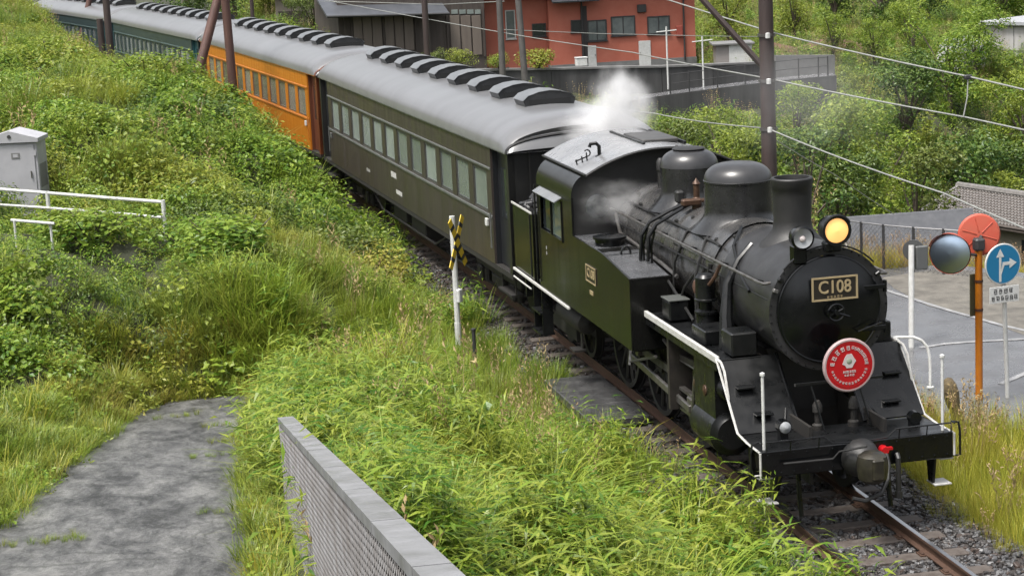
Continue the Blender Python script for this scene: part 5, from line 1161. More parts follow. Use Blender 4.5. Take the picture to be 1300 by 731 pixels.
# ================================================================== poles and wires
wood = mat('pole_dark_wood', (.028, .018, .016), .6, 0, (.055, .036, .032), 6, streak=True, bump=.2)
woodr = mat('pole_red_wood', (.060, .026, .020), .65, 0, (.10, .045, .034), 6, streak=True, bump=.2)
cpole = mat('pole_concrete', (.09, .085, .08), .7, 0, (.06, .055, .052), 3)
def pole(name, label, base, top, r0, r1, m, group=None):
    T = thing(name, label, 'pole', tuple(base), 0, group); MB().tube([(0, 0, -1.2), tuple(Vector(top)-Vector(base))], [r0, r1], 14).build('shaft', m, T); return T
def vtop(base, h, lean=(0, 0)): return np.array([base[0]+lean[0], base[1]+lean[1], base[2]+h])
g1 = PX(977, 225, 41); zg = gz(g1[0], g1[1]); bs = np.array([g1[0], g1[1], zg]); P1 = pole('utility_pole', 'tall dark wooden pole behind the chimney carrying the light wires', bs, vtop(bs, 10.2), .17, .135, wood)
o_ = Vector(bs)
def onp(v): return Vector(PX(979, v, 41))-o_
MB().tube([onp(97), Vector(PX(885, -8, 41))-o_, Vector(PX(850, -46, 41))-o_], .065, 8).build('diagonal_brace', wood, P1)
MB().tube([onp(-40)+Vector((.2, 0, 0)), Vector(PX(840, -50, 41))-o_], .06, 8).build('bracket_arm', wood, P1)
for v in (42, 100, 162):
    p_ = onp(v); MB().lathe([(.175, -.03), (.185, -.03), (.185, .03), (.175, .03)], 14, (0, 0, p_.z)).build('wire_clamp', steel, P1)
    MB().lathe([(0, -.06), (.05, -.05), (.05, .05), (0, .06)], 10, (-.05, -.22, p_.z)).build('insulator', white, P1)
g2 = PX(297, 105, 58); b2 = np.array([g2[0], g2[1], gz(g2[0], g2[1])]); pole('trackside_pole', 'upright reddish wooden pole in front of the orange coach', b2, vtop(b2, 8, (-.15, 0)), .135, .12, woodr)
g3 = PX(238, 95, 58); t3 = PX(288, -45, 58.5); b3 = g3-(t3-g3)*.35; pole('leaning_pole', 'reddish wooden pole leaning across the gap between green and orange coaches', b3, t3, .16, .13, woodr)
g4 = PX(138, 42, 78); b4 = np.array([g4[0], g4[1], gz(g4[0], g4[1])]); pole('trackside_pole', 'dark pole in the bushes in front of the far end of the green coach', b4, vtop(b4, 8), .15, .13, wood)
g4 = PX(128, 42, 78.5); b4 = np.array([g4[0], g4[1], gz(g4[0], g4[1])]); pole('stub_post', 'short dark post beside the pole near the green coach', b4, vtop(b4, PX(128, 24, 78.5)[2]-b4[2]), .14, .13, wood)
g5 = PX(104, 18, 96); t5 = PX(120, -30, 96); b5 = g5-(t5-g5)*.7; pole('leaning_pole', 'farthest leaning dark pole beside the tail coach', b5, t5, .16, .13, woodr)
bp = []
for u, v, D, r, m, lab in ((638.5, 100, 76, .13, cpole, 'grey-brown pole behind the coach roof beside the shutters of the shed'), (543, 78, 82, .14, wood, 'dark pole in front of the shuttered shed'), (321, 25, 100, .11, wood, 'thin dark pole behind the roof of the orange coach')):
    g_ = PX(u, v, D); b_ = np.array([g_[0], g_[1], gz(g_[0], g_[1])]); pole('utility_pole', lab, b_, vtop(b_, 9.5), r, r*.85, m)
g_ = PX(672, 105, 77); b_ = np.array([g_[0], g_[1], gz(g_[0], g_[1])]); pole('leaning_pole', 'grey concrete pole leaning towards the pole beside the shed', b_, PX(657, -10, 77), .14, .12, cpole)
wirem = mat('weathered_wire', (.26, .27, .25), .5, 0, (.2, .2, .19), 3)
def wirething(lab, pts, r, sag=.0, grp=None):
    P_ = [Vector(p) for p in pts]; out = []
    if r > .0152 and r < .017: P_[-1] = P_[-1]+(P_[-1]-P_[-2])*4
    for a_, b_ in zip(P_[:-1], P_[1:]):
        n = 14
        for k in range(n): t = k/n; q = a_.lerp(b_, t); q.z -= sag*4*t*(1-t); out.append(q)
    out.append(P_[-1]); o = Vector(out[0]); m = MB().tube([p-o for p in out], r, 6); ob = m.build('overhead_wire', wirem); ob.location = o; tag(ob, lab, 'wire', grp)
wirething('topmost overhead wire crossing the tall pole above the ramp railing', [PX(700, -48, 62), PX(982, 42, 40.8), PX(1232, 98, 34.5), PX(1420, 141, 30)], .016, .02)
wirething('overhead wire through the pole below the topmost one, passing before the red house', [PX(380, -6, 95), PX(640, 42, 76), PX(804, 67, 56), PX(976, 100, 40.8), PX(1226, 149, 34.5), PX(1420, 190, 30)], .0155, .02)
wirething('overhead wire starting behind the steam and running down over the tiled roof', [PX(650, 118, 75), PX(830, 144, 52), PX(974, 163, 40.8), PX(1197, 245, 34), PX(1330, 300, 30)], .0155, .05)
wirething('thin stay wire running down from the tall pole towards the grey sheet roof', [PX(985, 178, 40.8), PX(1060, 222, 44), PX(1135, 272, 48)], .010, .02)
wirething('thin level wire before the red house windows', [PX(640, 38, 98), PX(760, 43, 100), PX(893, 46, 102), PX(975, 47, 104)], .02)
wirething('thin pale cable along the top of the shed and red house', [PX(420, 2, 104), PX(560, 6, 104), PX(640, 2, 76)], .02)
sp1 = Vector(PX(1229, 98, 34.5)); sp2 = Vector(PX(1223, 149, 34.5)); SPc = thing('wire_spacer', 'vertical spacer strap hung between the two upper wires', 'spacer', tuple(sp1))
MB().tube([(0, 0, .02), tuple((sp2-sp1)*.5+Vector((.03, 0, 0))), tuple(sp2-sp1)], .012, 6).build('strap', wirem, SPc); MB().box((0, 0, 0), (.14, .08, .08), None, .02).build('clamp', postm, SPc)
# ================================================================== steam
def steamvol(name, label, c, size, dens, seed, fall=1.0, rot=0.):
    m = bpy.data.materials.new(name); m.use_nodes = True; t = m.node_tree; N = t.nodes; L = t.links; N.remove(N['Principled BSDF'])
    tc = N.new('ShaderNodeTexCoord'); vm = N.new('ShaderNodeVectorMath'); vm.operation = 'LENGTH'; L.new(tc.outputs['Object'], vm.inputs[0])
    nz = N.new('ShaderNodeTexNoise'); nz.inputs['Scale'].default_value = 1.6; nz.inputs['Detail'].default_value = 6; nz.inputs['Roughness'].default_value = .6; nz.noise_dimensions = '4D'; nz.inputs['W'].default_value = seed; L.new(tc.outputs['Object'], nz.inputs['Vector'])
    f1 = N.new('ShaderNodeMapRange'); f1.inputs['From Min'].default_value = 1.; f1.inputs['From Max'].default_value = .2; f1.inputs['To Min'].default_value = 0; f1.inputs['To Max'].default_value = 1; L.new(vm.outputs['Value'], f1.inputs[0])
    a_ = N.new('ShaderNodeMath'); a_.operation = 'MULTIPLY_ADD'; a_.inputs[1].default_value = 4.5; a_.inputs[2].default_value = -2.45; L.new(nz.outputs['Fac'], a_.inputs[0])
    b_ = N.new('ShaderNodeMath'); b_.operation = 'MULTIPLY_ADD'; b_.inputs[1].default_value = 1.4*fall; L.new(f1.outputs[0], b_.inputs[0]); L.new(a_.outputs[0], b_.inputs[2])
    c_ = N.new('ShaderNodeMath'); c_.operation = 'MULTIPLY'; c_.use_clamp = True; L.new(b_.outputs[0], c_.inputs[0]); L.new(f1.outputs[0], c_.inputs[1])
    d_ = N.new('ShaderNodeMath'); d_.operation = 'MULTIPLY'; d_.inputs[1].default_value = dens; L.new(c_.outputs[0], d_.inputs[0])
    pv = N.new('ShaderNodeVolumePrincipled'); pv.inputs['Color'].default_value = (.95, .95, .96, 1); pv.inputs['Anisotropy'].default_value = .1; L.new(d_.outputs[0], pv.inputs['Density'])
    L.new(pv.outputs[0], N['Material Output'].inputs['Volume'])
    mb_ = MB().lathe([(0.001, -1)]+[(math.sin(a), -math.cos(a)) for a in np.linspace(.15, PI-.15, 14)]+[(.001, 1)], 20)
    ob = mb_.build(name, m, smooth=180); ob.location = c; ob.scale = size; ob.rotation_euler = (0, rot, 0); tag(ob, label, 'steam', kind='stuff'); return ob
steamvol('steam', 'white steam rising from the cab roof', tuple(PX(788, 140, 33)), (.64, .8, .9), 4.0, 1., .9)
steamvol('steam', 'white steam blowing low over the coach roof', tuple(PX(770, 158, 34)), (1.0, 1.2, .5), 2.6, 4., .95)
steamvol('steam', 'thin grey steam in front of the cab', (-.75, 7.3, 2.98), (.8, .45, .5), 1.5, 7., .8)
steamvol('steam', 'faint thin smoke drifting behind the domes', (2.9, 9, 4.1), (2.2, 2.0, 1.3), .07, 9., .8)
# ================================================================== vegetation
VR = random.Random(42)
def blade_clump(n, h, w, lean, spread, rg, segs=3, droop=.5, lvb=(0, 1)):
    m = MB()
    for _ in range(n):
        a = rg.uniform(0, 2*PI); r = spread*math.sqrt(rg.random()); x, y = r*math.cos(a), r*math.sin(a)
        a2 = a+rg.uniform(-.9, .9); L = h*rg.uniform(.55, 1.1); ln = lean*rg.uniform(.3, 1.2); d = Vector((math.cos(a2), math.sin(a2), 0)); s_ = Vector((-d.y, d.x, 0)); ww = w*rg.uniform(.7, 1.2)
        pts = []
        for k in range(segs+1):
            t = k/segs; out = ln*L*(t**1.6); zz = L*(t-droop*ln*t*t*.75); pts.append(Vector((x, y, 0))+d*out+Vector((0, 0, zz)))
        vs = []; 
        for k in range(segs): q = ww*(1-.55*(k/segs))*(.6 if k == 0 else 1); vs += [pts[k]-s_*q/2, pts[k]+s_*q/2]
        vs.append(pts[-1]); fs = [(2*k, 2*k+1, 2*k+3, 2*k+2) for k in range(segs-1)]+[(2*segs-2, 2*segs-1, 2*segs)]
        m.add(vs, fs, rg.uniform(*lvb))
    return m
def leaf(m, p, nrm, size, asp, rg, lv, axis=None):
    nrm = nrm.normalized(); t = axis if axis is not None else Vector((rg.uniform(-1, 1), rg.uniform(-1, 1), rg.uniform(-.6, .2)))
    t = (t-nrm*t.dot(nrm)); 
    if t.length < 1e-4: t = nrm.orthogonal()
    t.normalize(); b = nrm.cross(t); L, w_ = size, size*asp
    m.add([p, p+t*L*.45+b*w_*.5+nrm*L*.05, p+t*L-nrm*L*.12, p+t*L*.45-b*w_*.5+nrm*L*.05], [(0, 1, 2, 3)], lv)
def leaf_clump(n, rx, rz, size, asp, rg, up=.6, shell=.55, lvb=(0, 1), stems=0):
    m = MB()
    for _ in range(n):
        v = Vector((rg.gauss(0, 1), rg.gauss(0, 1), abs(rg.gauss(0, 1))+.05)).normalized(); r = 1-(1-shell)*rg.random()**1.5
        p = Vector((v.x*rx*r, v.y*rx*r, v.z*rz*r)); nn = v*(1-up)+Vector((0, 0, up))+Vector((rg.gauss(0, .35), rg.gauss(0, .35), rg.gauss(0, .2)))
        leaf(m, p, nn, size*rg.uniform(.6, 1.25), asp*rg.uniform(.8, 1.2), rg, min(1, max(0, rg.uniform(*lvb))))
    return m
def sasa_clump(n, h, size, rg):
    """upright stems with long drooping bamboo-grass leaves"""
    m = MB()
    for _ in range(n):
        a = rg.uniform(0, 6.28); r = .22*math.sqrt(rg.random()); b = Vector((r*math.cos(a), r*math.sin(a), 0)); tip = b+Vector((rg.gauss(0, .14), rg.gauss(0, .14), h*rg.uniform(.6, 1.1)))
        for k in range(6):
            t = .35+.65*k/5; p = b.lerp(tip, t); az = rg.uniform(0, 6.28); ax = Vector((math.cos(az), math.sin(az), rg.uniform(-.5, .55)))
            leaf(m, p, Vector((rg.gauss(0, .3), rg.gauss(0, .3), 1)), size*rg.uniform(.7, 1.25), .125, rg, rg.random(), ax)
        s_ = Vector((.006, 0, 0)); m.add([b-s_, b+s_, tip], [(0, 1, 2)], .2)
    return m
def stem_clump(n, h, rg, seed_head=True):
    m = MB()
    for _ in range(n):
        a = rg.uniform(0, 6.28); r = .15*rg.random(); b = Vector((r*math.cos(a), r*math.sin(a), 0)); tip = b+Vector((rg.gauss(0, .18), rg.gauss(0, .18), h*rg.uniform(.6, 1.1)))
        s_ = Vector((rg.uniform(-1, 1), rg.uniform(-1, 1), 0)).normalized()*.006; m.add([b-s_, b+s_, tip], [(0, 1, 2)], rg.random())
        if seed_head:
            for k in range(5): leaf(m, b.lerp(tip, .78+.05*k), Vector((rg.gauss(0, 1), rg.gauss(0, 1), .4)), .07, .35, rg, rg.random(), Vector((rg.gauss(0, .6), rg.gauss(0, .6), 1)))
    return m
G_grass = leafmat('grass_green', (.040, .085, .010), (.15, .215, .030), (.27, .21, .05), .42)
G_fine = leafmat('fine_grass', (.065, .125, .009), (.21, .285, .030), (.30, .26, .05), .42)
G_sasa = leafmat('bamboo_grass', (.030, .085, .006), (.205, .285, .032), (.34, .29, .06), .4)
G_leaf = leafmat('vine_leaf', (.036, .088, .008), (.18, .265, .032), (.28, .25, .04), .38)
G_dark = leafmat('dark_shrub_leaf', (.017, .045, .009), (.085, .145, .022), (.18, .16, .035), .28)
G_dry = leafmat('dry_stem', (.16, .12, .06), (.34, .27, .14), (.26, .15, .08), .2, .7)
G_yel = leafmat('yellow_grass', (.14, .165, .018), (.31, .31, .042), (.44, .33, .065), .42)
def scatter(name, label, variants, pts, kind='stuff', cat=None):
    """variants: list of (MB, material); pts: rows x, y, z, rotz, scale, tint, variant, tiltx"""
    pts = np.array(pts, float); NV = len(variants)
    me = bpy.data.meshes.new(name); V, F, VID, LV, MI = [], [], [], [], []
    for k, (m, ma) in enumerate(variants):
        n0 = len(V); V += m.v; F += [tuple(i+n0 for i in f) for f in m.f]; VID += [k+1]*len(m.v); LV += m.lv if m.lv else [.5]*len(m.f); MI += [k]*len(m.f); me.materials.append(ma)
    nv = len(V); V += [tuple(p) for p in pts[:, :3].tolist()]; VID += [0]*len(pts)
    me.from_pydata(V, [], F); me.polygons.foreach_set('material_index', MI)
    me.attributes.new('lv', 'FLOAT', 'FACE').data.foreach_set('value', np.array(LV, np.float32))
    def pa(nm, arr, ty='FLOAT'):
        at = me.attributes.new(nm, ty, 'POINT'); full = np.zeros(len(V), np.float32 if ty == 'FLOAT' else np.int32); full[nv:] = arr; at.data.foreach_set('value', full)
    vid = me.attributes.new('vid', 'INT', 'POINT'); vid.data.foreach_set('value', np.array(VID, np.int32))
    pa('rotz', pts[:, 3]); pa('scl', pts[:, 4]); pa('tint', pts[:, 5]); pa('pick', pts[:, 6].astype(int), 'INT'); pa('tilt', pts[:, 7])
    ob = link(name, me); tag(ob, label, cat, kind=kind)
    ng = bpy.data.node_groups.new(name, 'GeometryNodeTree'); ng.interface.new_socket('Geometry', in_out='INPUT', socket_type='NodeSocketGeometry'); ng.interface.new_socket('Geometry', in_out='OUTPUT', socket_type='NodeSocketGeometry')
    N, L = ng.nodes, ng.links; gi = N.new('NodeGroupInput'); go = N.new('NodeGroupOutput')
    def attr(nm, ty): a = N.new('GeometryNodeInputNamedAttribute'); a.data_type = ty; a.inputs['Name'].default_value = nm; return a.outputs['Attribute']
    def cmp(sock, val):
        c = N.new('FunctionNodeCompare'); c.data_type = 'INT'; c.operation = 'EQUAL'; L.new(sock, c.inputs['A'] if 'A' in c.inputs and c.inputs['A'].type == 'INT' else [i for i in c.inputs if i.name == 'A' and i.type == 'INT'][0]); [i for i in c.inputs if i.name == 'B' and i.type == 'INT'][0].default_value = val; return c.outputs[0]
    def sep(geo, val):
        s = N.new('GeometryNodeSeparateGeometry'); s.domain = 'POINT'; L.new(geo, s.inputs['Geometry']); L.new(cmp(attr('vid', 'INT'), val), s.inputs['Selection']); return s.outputs['Selection']
    pt = sep(gi.outputs[0], 0); jn = N.new('GeometryNodeJoinGeometry')
    cx = N.new('ShaderNodeCombineXYZ'); L.new(attr('rotz', 'FLOAT'), cx.inputs['Z']); L.new(attr('tilt', 'FLOAT'), cx.inputs['X'])
    er = N.new('FunctionNodeEulerToRotation'); L.new(cx.outputs[0], er.inputs[0])
    for k in range(NV):
        ip = N.new('GeometryNodeInstanceOnPoints'); L.new(pt, ip.inputs['Points']); L.new(cmp(attr('pick', 'INT'), k), ip.inputs['Selection']); L.new(sep(gi.outputs[0], k+1), ip.inputs['Instance'])
        L.new(er.outputs[0], ip.inputs['Rotation']); L.new(attr('scl', 'FLOAT'), ip.inputs['Scale']); L.new(ip.outputs[0], jn.inputs[0])
    L.new(jn.outputs[0], go.inputs[0])
    md = ob.modifiers.new('scatter', 'NODES'); md.node_group = ng
    return ob
NR = np.random.default_rng(12)
def visible(x, y, z, mx=260, my=110):
    u, v, d = pix(np.stack([x, y, z], 1)); return (d > 6) & (u > -mx) & (u < 1300+mx) & (v > -my) & (v < 731+my)
def sample(x0, x1, y0, y1, dens, keep):
    n = int((x1-x0)*(y1-y0)*dens); x = NR.uniform(x0, x1, n); y = NR.uniform(y0, y1, n); k = keep(x, y); x, y = x[k], y[k]; z = ground(x, y); k = visible(x, y, z); return x[k], y[k], z[k]
def rows(x, y, z, scl, tint, pick, tilt=.12):
    n = len(x); return np.stack([x, y, z-.03, NR.uniform(0, 6.28, n), scl, tint, pick, NR.normal(0, tilt, n)], 1)
def wall_clear(x, y): 
    t = np.clip((W1.y-y)/(W1.y-W2.y), 0, 1); wx = W1.x+(W2.x-W1.x)*t; return (np.abs(x-wx) > .2) | (y > W1.y+.15)
def lowfreq(x, y, wl, seed): return bumps(x, y, wl, seed)
rg = random.Random(9)
V_vine = [(leaf_clump(230, .42, .5, .078, .75, rg, .5), G_leaf), (leaf_clump(210, .38, .62, .075, .45, rg, .45), G_sasa), (leaf_clump(200, .40, .42, .062, .5, rg, .5), G_dark), (blade_clump(60, .75, .014, .75, .18, rg), G_grass), (blade_clump(60, .62, .012, .95, .2, rg), G_fine), (sasa_clump(16, .75, .14, rg), G_sasa), (stem_clump(12, 1.0, rg), G_dry), (leaf_clump(90, .4, .4, .115, .85, rg, .6), G_leaf)]
# --- bank to the left of the train
def keep_bank(x, y):
    e, s = track_e(x, y); edge = -(1.6+.28*bumps(x, y, 2.5, 2)); return (e < edge) & (path_dist(x, y) < -.12) & (y > 9.2+.0*x) & ~((np.abs(x-C0[0]-.1) < .75) & (np.abs(y-C0[1]-.3) < .8)) & ~((x > -6) & (y < 13.5))
x, y, z = sample(-32, 2, 9, 40, 9.5, keep_bank); n = len(x)
lf = lowfreq(x, y, 4.5, 1); l2 = lowfreq(x, y, 7, 4)
pk = NR.choice([0, 1, 2, 3, 4, 5, 6, 7], n, p=[.27, .20, .08, .16, .08, .12, .015, .075]); mk = mound_kind(x, y); fav = np.array([0, 1, 2, 3, 5, 4])[mk]; pk = np.where(NR.random(n) < .6, fav, pk); mt = np.array([.02, .25, .05, .2, .12, .3])[mk]
tn = np.clip(.04+mt+.12*l2+NR.normal(0, .10, n), 0, 1); tn = np.where(pk == 6, NR.uniform(0, .8, n), tn)
P_b = rows(x, y, z, NR.uniform(.7, 1.35, n)*(1+.3*lf)*np.where(y > 20, 1.2, 1)*np.where((x < -6.6) & (np.abs(y-15.7) < 1.5), .5, 1), tn, pk)
x, y, z = sample(-40, 6, 40, 118, 5, lambda x, y: (lambda e: (e < -(2.3+.4*bumps(x, y, 3, 2))))(track_e(x, y)[0])); n = len(x); l2 = lowfreq(x, y, 7, 4)
pk = NR.choice([0, 1, 2, 3, 5, 6, 7], n, p=[.28, .22, .12, .17, .12, .02, .07]); fav = np.array([0, 1, 1, 3, 5, 4])[mound_kind(x, y)]; pk = np.where(NR.random(n) < .55, fav, pk)
P_b2 = rows(x, y, z, NR.uniform(.85, 1.4, n), np.clip(.25+.2*l2+NR.normal(0, .12, n), 0, 1), pk)
scatter('bank_undergrowth', 'tangled green vines, weeds and grasses covering the bank left of the train', V_vine, np.concatenate([P_b, P_b2]))
# --- soft grass beside the track and around the crossing sign
V_soft = [(blade_clump(70, .62, .009, .55, .2, rg, 3, .45), G_fine), (blade_clump(60, .5, .010, .75, .2, rg), G_fine), (blade_clump(40, .7, .012, .5, .16, rg), G_grass), (stem_clump(10, .9, rg), G_dry)]
def keep_soft(x, y):
    e, s = track_e(x, y); return (e < -(1.5+.3*bumps(x, y, 1.6, 2)+.3*(s > 16))) & (e > -5.2) & (y > 1.5) & (y < 17.5) & ~((x > -1.72) & (y > 6.0) & (y < 9.0)) & (path_dist(x, y) < -.1)
x, y, z = sample(-8, 1, 1, 18, 34, keep_soft); n = len(x)
scatter('trackside_grass', 'soft light green grass between the bank and the rails', V_soft, rows(x, y, z, NR.uniform(.55, 1.1, n), np.clip(.12+.12*bumps(x, y, 3, 5)+NR.normal(0, .1, n), 0, 1), NR.choice([0, 1, 2, 3], n, p=[.45, .33, .18, .04])))
# --- bamboo grass and long blades between the parapet wall and the rails
V_sasa = [(sasa_clump(18, .85, .19, rg), G_sasa), (sasa_clump(15, .75, .23, rg), G_sasa), (leaf_clump(110, .35, .55, .10, .35, rg, .45), G_sasa), (blade_clump(46, 1.05, .015, .95, .16, rg, 5, .7, (.35, 1)), G_sasa), (leaf_clump(60, .32, .45, .10, .8, rg, .6), G_leaf), (stem_clump(8, 1.0, rg), G_dry), (blade_clump(36, .8, .014, .8, .16, rg, 4, .6), G_yel)]
def keep_sasa(x, y):
    e, s = track_e(x, y); edge = -(1.35+.25*bumps(x, y, 1.8, 2)+.25*(y > 3)); return (e < edge) & (x > -6.75+.02*(y-2)) & (path_dist(x, y) < -.3) & wall_clear(x, y) & ((y < 4.5+1.2*bumps(x, y, 3, 6)) | ((x < -4.0+.6*bumps(x, y, 2, 3)) & (y < 12.5))) & ~((x > -1.75) & (y > 6.0) & (y < 9.0))
x, y, z = sample(-9, 1, -11, 13, 24, keep_sasa); n = len(x); l2 = lowfreq(x, y, 2.6, 3)
pk = NR.choice(7, n, p=[.27, .17, .17, .18, .09, .02, .10]); fav = np.array([0, 2, 1, 3, 2, 0])[mound_kind(x, y)]; pk = np.where(NR.random(n) < .6, fav, pk)
scatter('bamboo_grass', 'bright bamboo grass and arching blades between the parapet wall and the rails', V_sasa, rows(x, y, z, NR.uniform(.55, 1.3, n)*np.where(y < 3, 1.15, 1), np.clip(.16+.15*l2+NR.normal(0, .12, n), 0, 1), pk))
# --- grass fringe along the footpath
V_fr = [(blade_clump(40, .34, .010, .8, .14, rg), G_grass), (blade_clump(46, .26, .008, .9, .15, rg), G_fine), (leaf_clump(50, .22, .22, .06, .6, rg, .6), G_leaf), (blade_clump(30, .4, .01, .7, .12, rg), G_yel)]
x, y, z = sample(-15, -5, -9, 12.5, 60, lambda x, y: (lambda p: (p < .10+.10*bumps(x, y, 1.2, 2)) & (p > -1.3) & wall_clear(x, y))(path_dist(x, y))); n = len(x); pd = path_dist(x, y)
P_f = rows(x, y, np.where(pd > -.1, path_z(y), z), NR.uniform(.6, 1.2, n)*np.clip(1-pd*.5, .6, 1.7), np.clip(NR.normal(.2, .15, n)+.25*(y > 8), 0, 1), NR.choice(4, n, p=[.38, .36, .2, .06]))
x, y, z = sample(-20, -8, -9, 12, 26, lambda x, y: (lambda p: (p < -.7))(path_dist(x, y)) & (x < -8.2)); n = len(x)
P_f2 = rows(x, y, z, NR.uniform(.9, 1.6, n), np.clip(NR.normal(.1, .1, n), 0, 1), NR.choice(4, n, p=[.34, .26, .38, .02]))
# tufts in the joints of the path
jt = []
for (u, v, nn, w_) in ((20, 693, 26, .7), (300, 560, 12, .35), (285, 578, 14, .5), (300, 648, 8, .4), (220, 530, 10, .4), (285, 540, 6, .3)):
    d = ray(u, v); t = (.05+.105*(9-CAM[1])-CAM[2])/(d[2]+.105*d[1]); p = CAM+d*t
    for k in range(nn): xx, yy = p[0]+NR.uniform(-w_, w_), p[1]+NR.normal(0, .05); jt.append((xx, yy, path_z(yy), NR.uniform(0, 6), NR.uniform(.2, .4), NR.uniform(0, .4), NR.integers(0, 2), 0))
scatter('path_edge_grass', 'short grass and weeds fringing the old concrete footpath', V_fr, np.concatenate([P_f, P_f2, np.array(jt)]))
# --- tall yellow grass on the road side of the track
V_y = [(blade_clump(70, .85, .008, .35, .16, rg, 3, .4), G_yel), (blade_clump(60, .7, .009, .5, .18, rg), G_yel), (blade_clump(44, .6, .010, .7, .16, rg), G_fine), (stem_clump(16, 1.05, rg), G_dry)]
def keep_y(x, y):
    e, s = track_e(x, y); return (e > 1.45+.25*bumps(x, y, 1.4, 1)+.15*(y < -2)) & (e < np.where(y < 2.2, 8.5, 5.2)) & (y < 8.6) & (y > -8) & ~((e > 3.3+.3*bumps(x, y, 1.5, 4)) & (y > 4.5)) & ~((e > 4.6) & (y > 2.4-.52*(x-3.4)+.3*bumps(x, y, 1.5, 4))) & ~((e > 3.0) & (y > 7))
x, y, z = sample(0, 11, -8, 9, 34, keep_y); n = len(x); e, _ = track_e(x, y)
P_y = rows(x, y, z, NR.uniform(.6, 1.0, n)*np.clip((e-.9)*1.0, .45, 1), np.clip(.15+.2*bumps(x, y, 2, 5)+NR.normal(0, .13, n), 0, 1), NR.choice(4, n, p=[.42, .30, .22, .06]))
x, y, z = sample(1, 5, 8, 30, 16, lambda x, y: (lambda e: (e > 2.1) & (e < 3.1))(track_e(x, y)[0])); n = len(x)
P_y2 = rows(x, y, z, NR.uniform(.5, .9, n), np.clip(NR.normal(.35, .2, n), 0, 1), NR.choice(4, n))
x, y, z = sample(4, 16, 14, 22, 30, lambda x, y: (lambda p: p)(((y-17.3) > -.05*(x-7)) & ((y-17.3) < 2.3) | ((x > 10.2) & (y > 14.5)))); n = len(x)
P_y3 = rows(x, y, z, NR.uniform(.35, .75, n), np.clip(NR.normal(.5, .25, n), 0, 1), NR.choice(4, n))
scatter('yellow_grass', 'tall thin yellow-green grass between the track and the road', V_y, np.concatenate([P_y, P_y2, P_y3]))
# --- undergrowth on the slope beyond the track
V_h = [(leaf_clump(220, .8, .9, .14, .7, rg, .5), G_leaf), (leaf_clump(240, .75, .8, .12, .5, rg, .5), G_dark), (blade_clump(40, 1.3, .035, .7, .4, rg), G_grass), (leaf_clump(180, .8, .7, .15, .8, rg, .6), G_leaf), (stem_clump(18, 1.7, rg), G_dry), (sasa_clump(16, 1.5, .35, rg), G_sasa)]
def keep_h(x, y):
    e, s = track_e(x, y); u, v, d = pix(np.stack([x, y, ground(x, y)], 1)); return (e > 2.8) & (y > 14) & ~((y < 19.5) & (x < 11)) & (d < 175) & ~((u > 440) & (u < 890) & (d > 97) & (d < 125)) & ~((u > 790) & (u < 1065) & (d > 97.5) & (d < 107)) & ~((u > 1135) & (d < 93) & (v > 228) & (v-1.2*FPX/d < 380)) & ~((u > 1050) & (d < 63) & (v-1.2*FPX/d > 240) & (v-1.2*FPX/d < 380))
x, y, z = sample(2, 75, 14, 150, 1.7, keep_h); n = len(x); l2 = lowfreq(x, y, 12, 3)
pk = NR.choice(6, n, p=[.2, .34, .10, .14, .09, .13])
scatter('hillside_undergrowth', 'mixed green scrub covering the slope beyond the train', V_h, rows(x, y, z, NR.uniform(.7, 1.25, n), np.clip(.12+.2*l2+NR.normal(0, .15, n), 0, 1), pk))
# --- ballast stones
def stone(rg):
    m = MB(); m.box((0, 0, 0), (1, rg.uniform(.6, .9), rg.uniform(.5, .8)), None, .22); m.v = [(a+rg.uniform(-.08, .08), b+rg.uniform(-.08, .08), c+rg.uniform(-.08, .08)) for a, b, c in m.v]; m.lv = [rg.random()]*len(m.f); return m
stm_ = [mat('ballast_dark', (.020, .017, .016), .5, 0, (.04, .035, .033), 2), mat('ballast_grey', (.05, .05, .053), .45, 0, (.11, .11, .113), 2), mat('ballast_brown', (.035, .023, .018), .6, 0, (.06, .042, .034), 2)]
V_s = [(stone(rg), stm_[0]), (stone(rg), stm_[1]), (stone(rg), stm_[2]), (stone(rg), stm_[0])]
n = 42000; s = NR.uniform(-6.5, 30, n); s = np.where(NR.random(n) < .4, NR.uniform(-6.5, 4, n), s); e = NR.uniform(-2.35, 2.35, n); a = (s-6)/TR
x = .02-TR*(1-np.cos(a))+e*np.cos(a); y = 6+TR*np.sin(a)+e*np.sin(a); z = -.175-.33*sstep(1.5, 2.4, np.abs(e))+NR.uniform(-.02, .015, n)
inr = np.abs(np.abs(e)-.567) < .075; ds = np.abs(((s-S0-.3+.33) % .66)-.33); ons = (ds < .115) & (np.abs(e) < 1.03); k = ~inr & ~(ons & (NR.random(n) < .85)) & visible(x, y, z, 60, 60) & ~((e < -.75) & (y > 6.0) & (y < 9.1))
x, y, z, e, s = x[k], y[k], z[k], e[k], s[k]; n = len(x)
pk = np.where((e > .9) | (s < 1.5), NR.choice(4, n, p=[.28, .42, .12, .18]), NR.choice(4, n, p=[.38, .08, .36, .18]))
scatter('ballast_stones', 'loose angular ballast stones around the sleepers and rails', V_s, np.stack([x, y, z, NR.uniform(0, 6.28, n), NR.uniform(.035, .075, n), NR.random(n), pk, NR.uniform(-1.5, 1.5, n)], 1))
